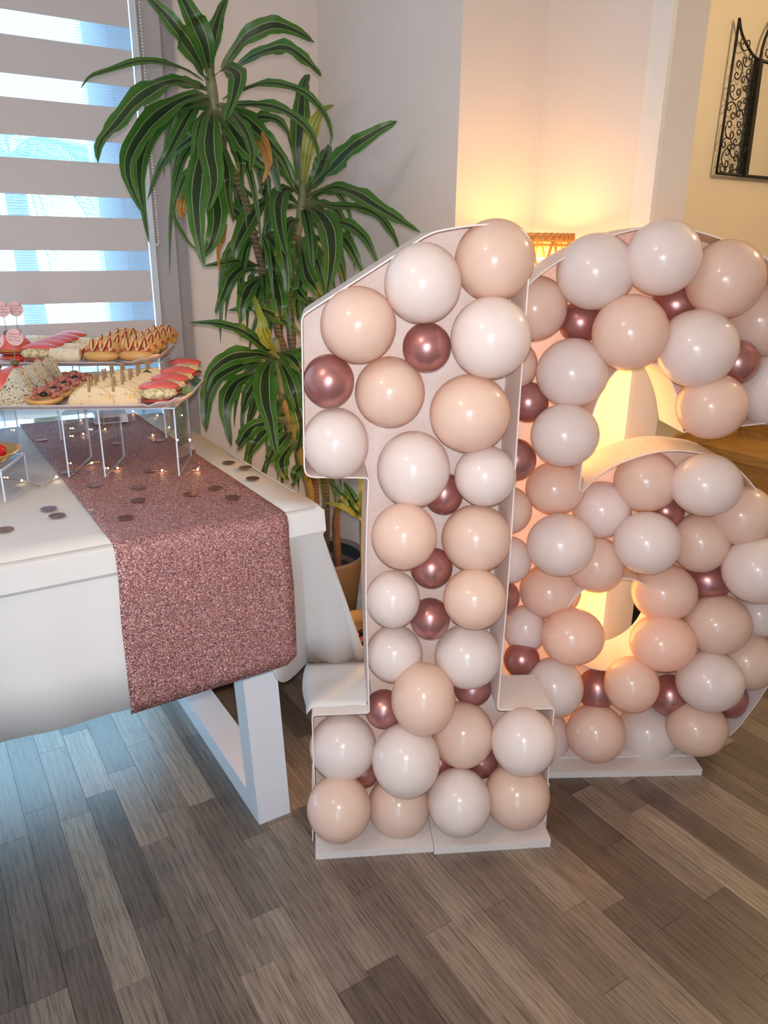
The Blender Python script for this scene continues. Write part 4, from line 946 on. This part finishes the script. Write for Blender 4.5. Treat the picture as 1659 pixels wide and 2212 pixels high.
def salad(par, c, s, mat='green', ry=0):
    rows = []
    for j in range(7):
        q = j / 6; w = math.sin(PI * (q * .85 + .1)) ** .7
        rows.append([(c[0] + s * (q - .5) * 2 * math.cos(ry), c[1] + s * w * k * .8, c[2] + s * .35 * math.sin(q * 3) + s * .25 * k * k + s * (q - .5) * math.sin(ry)) for k in (-1, -.5, 0, .5, 1)])
    b = MB(); b.grid(rows); return b.build('salad_leaf', M[mat], par, True)
# pink filled rolls
t = thing('pink_roll', '', 'sandwich', group='pink filled rolls')
halfball(MB(), (0, 0, .008), (.040, .027, .0075), -1).build('bread_base', M['pink'], t, True)
MB().ball((-.001, -.004, .019), (.037, .026, .0145), 22, 12, warp=lumpy(3, .06)).build('filling', M['filling'], t, True)
top_ = MB(); top_.ball((0, .007, .0345), (.041, .023, .0075), 22, 10, warp=lambda d: (d[0], d[1], d[2] - .55 * d[0] * d[0] + .25 * d[1])); top_.build('bread_top', M['pink'], t, True)
salad(t, (.030, -.012, .008), .011); MB().ball((-.012, -.022, .02), (.006, .005, .004), 6, 4).build('egg_piece', M['whitebread'], t); MB().ball((.008, -.024, .017), (.006, .005, .004), 6, 4).build('egg_piece', M['whitebread'], t)
pinkroll = t
put(pinkroll, [(346, 869, 'nearest of the four pink rolls at the right end of the lower tray'), (368, 850, 'second nearest pink roll at the right end of the lower tray'), (385, 833, 'third nearest pink roll at the right end of the lower tray'), (400, 812, 'farthest pink roll at the right end of the lower tray')], ZL)
put(pinkroll, [(86, 781, 'nearest pink roll in the row along the upper tray beside a white wrap'), (106, 772, 'second nearest pink roll of the row on the upper tray'), (122, 765, 'middle pink roll of the row on the upper tray'), (138, 758, 'fourth pink roll of the row on the upper tray'), (155, 750, 'farthest pink roll of the row on the upper tray')], ZU)
for (px, py, zz, s, mt, lb) in [(424, 828, ZL + .012, .014, 'green', 'dark salad leaf at the right tip of the lower tray'), (405, 846, ZL + .014, .012, 'green2', 'pale salad leaf in front of the third roll of the lower tray'), (370, 822, ZL + .024, .012, 'green2', 'olive green salad leaf on the second row of pink rolls'), (318, 812, ZL + .03, .013, 'green', 'dark round leaf behind the right column of tacos'), (70, 757, ZU + .02, .014, 'green', 'dark salad leaf left of the pink roll row on the upper tray')]:
    hd = MB(); tt = onz(px, py, zz); o = salad(None, (0, 0, 0), s, mt, .3); o.location = tt; o.rotation_euler = (1.0, .1, UA); o.name = 'salad_leaf'; tag(o, lb, 'leaf', 'loose salad leaves on the trays')
# tacos
t = thing('taco', '', 'taco', group='folded wraps with clothespins on the lower tray')
def halfdisc(y0_, bulge, rot, rad=.047, hgt=.038):
    rows = []
    for j in range(9):
        q = j / 8; rows.append([(rad * q * math.cos(a) + rot * q * math.sin(a), y0_ + bulge * (1 - q ** 2) ** .8 * (1 - .3 * math.sin(a)) + .010 * math.sin(a) * q, .001 + hgt * q * math.sin(a)) for a in [PI * i / 24 for i in range(25)]])
    return MB().grid(rows)
for nm, y_, bb, rt in (('front_half', -.003, -.006, 0), ('back_half', .004, .006, .010)):
    o = halfdisc(y_, bb, rt).build(nm, M['tortilla'], t, True); sd = o.modifiers.new('thickness', 'SOLIDIFY'); sd.thickness = .0018; sd.offset = 0
b = MB(); b.ball((.004, .002, .014), (.040, .0035, .013), 16, 8, warp=lumpy(5, .06)); b.build('filling', M['filling'], t, True)
MB().box((.034, .001, .016), (.018, .006, .004), rz=.3).build('cheese_strip', M['cheese'], t); salad(t, (.038, .002, .006), .007)
for dx, dy in ((-.002, .008), (.002, .013)): MB().box((dx, dy - .006, .042), (.0052, .0035, .030), taper=.0006).build('clothespin', M['stick'], t)
TC = [(198, 877), (212, 866), (229, 856), (246, 846), (268, 837)]; T2 = [(250, 876), (270, 865), (286, 855), (302, 845), (322, 834)]
nth = ['nearest', 'second nearest', 'middle', 'fourth', 'farthest']
put(t, [(a, b, f'{nth[i]} taco in the left column, its clothespin upright') for i, (a, b) in enumerate(TC)] + [(a, b, f'{nth[i]} taco in the right column beside the pink rolls') for i, (a, b) in enumerate(T2)], ZL)
# small pizzas
t = thing('mini_pizza', '', 'pizza', group='ham mini pizzas on the lower tray')
MB().lathe([(0, 0), (.034, 0), (.038, .005), (.037, .011), (.031, .010), (0, .009)], n=24).build('crust', M['bun'], t, True)
b = MB(); r = random.Random(4)
for i in range(26): a = r.uniform(0, 6.28); q = .033 * math.sqrt(r.random()); b.ball((q * math.cos(a), q * math.sin(a), .0125 + r.uniform(0, .005)), (r.uniform(.006, .011), r.uniform(.005, .009), .004), 7, 5, warp=lumpy(i, .12))
b.build('ham_topping', M['ham'], t, True); MB().ball((.004, -.018, .019), (.008, .007, .005), 10, 6).build('black_olive', M['olivedark'], t, True)
put(t, [(98, 872, 'nearest mini pizza with a black olive, left of the tacos'), (120, 859, 'second mini pizza behind the nearest one'), (142, 847, 'third mini pizza of the row on the lower tray'), (165, 834, 'farthest mini pizza of the row on the lower tray')], ZL)
for o in [x for x in COL.objects if x.get('category') == 'pizza']: o.rotation_euler = (.16, 0, o.rotation_euler[2]); o.location.z += .007
# white herbed triangles
t = thing('sandwich_triangle', '', 'sandwich', group='herbed white sandwich triangles on the lower tray')
tri = rnd([(0, 0), (.044, 0), (.012, .070), (.002, .072), (-.042, 0), (0, 0)], [0, .003, .006, .006, .003, 0], 3)
for y_, mt, nm in ((-.009, 'herb', 'bread_slice'), (-.0028, 'filling', 'filling'), (.0026, 'herb', 'bread_slice')): MB().prism([tri[:-1]], lambda a, b_, d: V(a * (1 if mt == 'herb' else .96), d + b_ * .14, b_ * (1 if mt == 'herb' else .96)), y_, y_ + (.006 if mt == 'herb' else .0052)).build(nm, M[mt], t, True)
put(t, [(36, 874, 'nearest herbed white sandwich triangle at the left of the lower tray'), (64, 864, 'second herbed white sandwich triangle behind the nearest'), (82, 852, 'third herbed white sandwich triangle of the row'), (104, 842, 'farthest herbed white sandwich triangle, tallest against the window')], ZL)
# pink burgers with olives on picks
t = thing('pink_burger', '', 'burger', group='pink burgers with olives')
halfball(MB(), (0, 0, .0), (.036, .036, .010)).build('bun_base', M['pink'], t, True)
MB().ball((0, 0, .014), (.038, .038, .007), 20, 8, warp=lumpy(2, .05)).build('filling', M['sausage'], t, True)
MB().lathe([(0, .0185), (.041, .0185), (.042, .0205), (0, .0215)], n=24).build('cheese_slice', M['cheese'], t)
halfball(MB(), (0, 0, .0215), (.042, .042, .034)).build('bun_top', M['pink'], t, True)
put(t, [(4, 856, 'pink burger at the left photo edge of the lower tray'), (40, 846, 'pink burger right of the one at the photo edge, lower tray')], ZL)
put(t, [(34, 772, 'pink burger at the left of the upper tray behind the pink tags')], ZU)
t = thing('food_pick', '', 'food pick', group='food picks with olive and pink tag')
MB().tube([(0, 0, -.004), (0, 0, .062)], .0009, 6).build('stick', M['stick'], t); MB().ball((0, 0, .008), (.0085, .0085, .0068), 14, 9).build('olive', M['olive'], t, True)
tg = MB(); tg.lathe([(.0001, .0005), (.0175, .0005), (.0180, 0), (.0175, -.0005), (.0001, -.0005)], n=24)
tg.v = [(x, z - .0012, y + .062) for x, y, z in tg.v]; tgo = tg.build('tag', M['tag'], t)
ink = MB(); r = random.Random(9)
for row, zz in enumerate((.069, .063, .056)):
    x = -.011
    while x < .010: w = r.uniform(.0012, .003); ink.box((x + w / 2, -.0019, zz + r.uniform(-.0006, .0006)), (w, .0001, r.uniform(.0006, .0016))); x += w + .0008
ink.build('tag_writing', M['ink'], tgo)
def topz(px, py, z): return onz(px, py, z)
for i, (px, py, zz, lb) in enumerate([(3, 793, ZL + .0535, 'olive pick with a pink tag on the burger at the photo edge, lower tray'), (30, 784, ZL + .0535, 'olive pick with a pink tag on the right burger of the lower tray'), (8, 705, ZU + .0535, 'left olive pick with a pink tag on the upper tray burger'), (22, 694, ZU + .0535, 'right olive pick with a pink tag on the upper tray burger')]):
    bpos = [x for x in COL.objects if x.get('category') == 'burger'][[0, 1, 2, 2][i]].location
    p = V(bpos.x + (-.012 if i == 2 else .012 if i == 3 else 0), bpos.y - (.01 if i == 2 else 0), bpos.z + .054 + (-.003 if i > 1 else 0))
    if i == 0: o = t; o.location = p; o['label'] = lb
    else: o = dup(t, p, None, lb)
    o.rotation_euler = (0, (.06, .14, -.05, .05)[i], UA)
# white wraps
t = thing('white_wrap', '', 'wrap', group='white wraps on the upper tray')
sp = [(.0165 * (1 - .06 * k / 9) * math.cos(k * .7), .0165 * (1 - .06 * k / 9) * math.sin(k * .7) + .0165) for k in range(10)]
b = MB(); b.tube([(-.033, 0, .0168), (-.032, 0, .0168), (.032, 0, .0168), (.033, 0, .0168)], [.0145, .0164, .0164, .0145], 20); b.build('wrap_bread', M['whitebread'], t, True)
for x in (-.0335, .0335): MB().ball((x, 0, .0168), (.002, .0125, .0125), 12, 8).build('filling', M['filling'], t, True)
b = MB(); r = random.Random(8)
for i in range(26): a = r.uniform(.3, 2.6); b.ball((r.uniform(-.028, .028), .0165 * math.cos(a), .0168 + .0165 * math.sin(a)), .0008, 5, 4)
b.build('herbs', M['green'], t)
put(t, [(144, 783, 'nearest white wrap, lying between the pink roll and the hot dogs'), (165, 771, 'herbed white wrap behind the nearest one'), (194, 757, 'farther white wrap beside the left hot dog column'), (66, 764, 'white wrap at the left behind the tomato pieces'), (88, 752, 'farthest white wrap near the upper burger')], ZU)
# tomatoes
t = thing('tomato_wedge', '', 'tomato', group='tomato wedges on the upper tray')
b = MB(); halfball(b, (0, 0, 0), (.011, .014, .012)); b.build('flesh', M['tomato'], t, True); MB().ball((0, 0, -.0004), (.008, .011, .0015), 12, 6).build('core', M['whitebread'], t, True)
for i, (px, py, h, lb) in enumerate([(40, 778, .010, 'red tomato wedge at the foot of the pink tag'), (68, 756, .016, 'red tomato wedge right of the upper burger'), (178, 760, .018, 'tomato wedge between the pink row and the hot dogs, rear'), (186, 768, .014, 'tomato wedge between the pink row and the hot dogs, front'), (212, 752, .02, 'tomato wedge behind the left hot dogs')]):
    o = t if i == 0 else dup(t, (0, 0, 0), None, lb); o['label'] = lb; o.location = onz(px, py, ZU + h); o.rotation_euler = (2.2 + .3 * i, .5 * i, i * 1.1)
# hot dogs
t = thing('hot_dog', '', 'hot dog', group='mini hot dogs on the upper tray')
b = MB(); b.ball((0, -.008, .015), (.041, .019, .0145), 24, 12); b.build('bun_front', M['bun'], t, True)
b = MB(); b.ball((0, .012, .0265), (.042, .018, .0255), 24, 12); b.build('bun_back', M['bun'], t, True)
b = MB(); b.ball((0, -.007, .027), (.035, .0085, .008), 20, 10); b.build('sausage', M['sausage'], t, True)
zz_ = []
for i in range(33):
    q = i / 32; s_ = math.sin(q * PI * 6); zz_.append((-.030 + .060 * q, -.004 + .0165 * s_, .0385 - .0105 * max(0, -s_) ** 1.5 + .0145 * max(0, s_) ** .8))
b = MB(); b.tube(zz_, .0017, 6); b.build('mustard', M['mayo'], t, True)
b = MB(); b.tube([(x + .004, y * .9 - .001, z_ - .0004) for x, y, z_ in zz_[3:-3]], .0016, 6); b.build('ketchup', M['ketchup'], t, True)
HR = [(297, 781), (313, 771), (327, 762), (340, 754), (352, 746)]; HL = [(222, 782), (240, 772), (257, 763), (275, 754)]
put(t, [(a, b_, f'{nth[i]} hot dog in the right column of the upper tray') for i, (a, b_) in enumerate(HR)] + [(a, b_, f'{["nearest", "second", "third", "farthest"][i]} hot dog in the left column of the upper tray') for i, (a, b_) in enumerate(HL)], ZU)
# small gold plate at the photo edge
pc = V(.119, 1.49, 0) - U * .055 + VV * .055
gp = thing('cake_plate', 'small fluted gold card plate at the left photo edge', 'plate', (pc[0], pc[1], .7565 + .0625)); rows = [[], [], []]
for k in range(97):
    a = 2 * PI * k / 96; w = .003 * (1 if k % 2 else -1); rows[0].append((.0001 * math.cos(a), .0001 * math.sin(a), .0015)); rows[1].append((.045 * math.cos(a), .045 * math.sin(a), .0015)); rows[2].append(((.068 + w) * math.cos(a), (.068 + w) * math.sin(a), .019 + w * .6))
o = MB().grid(rows).build('plate', M['gold'], gp); sd = o.modifiers.new('thickness', 'SOLIDIFY'); sd.thickness = .0012
o = MB().ball((0, 0, .021), (.027, .027, .021), 18, 12, warp=lumpy(6, .07)).build('cream_puff', M['bun'], None, True); o.location = (pc[0], pc[1], .7565 + .064); tag(o, 'golden cream puff on the small gold plate', 'pastry')
o = MB().ball((0, 0, .016), (.013, .013, .018), 14, 10, warp=lambda d: (d[0] * (1 + .3 * d[2]), d[1] * (1 + .3 * d[2]), d[2])).build('strawberry', M['tomato'], None, True); o.location = (pc[0] + .030, pc[1] - .026, .7565 + .0645); tag(o, 'red strawberry in front of the cream puff on the gold plate', 'fruit')
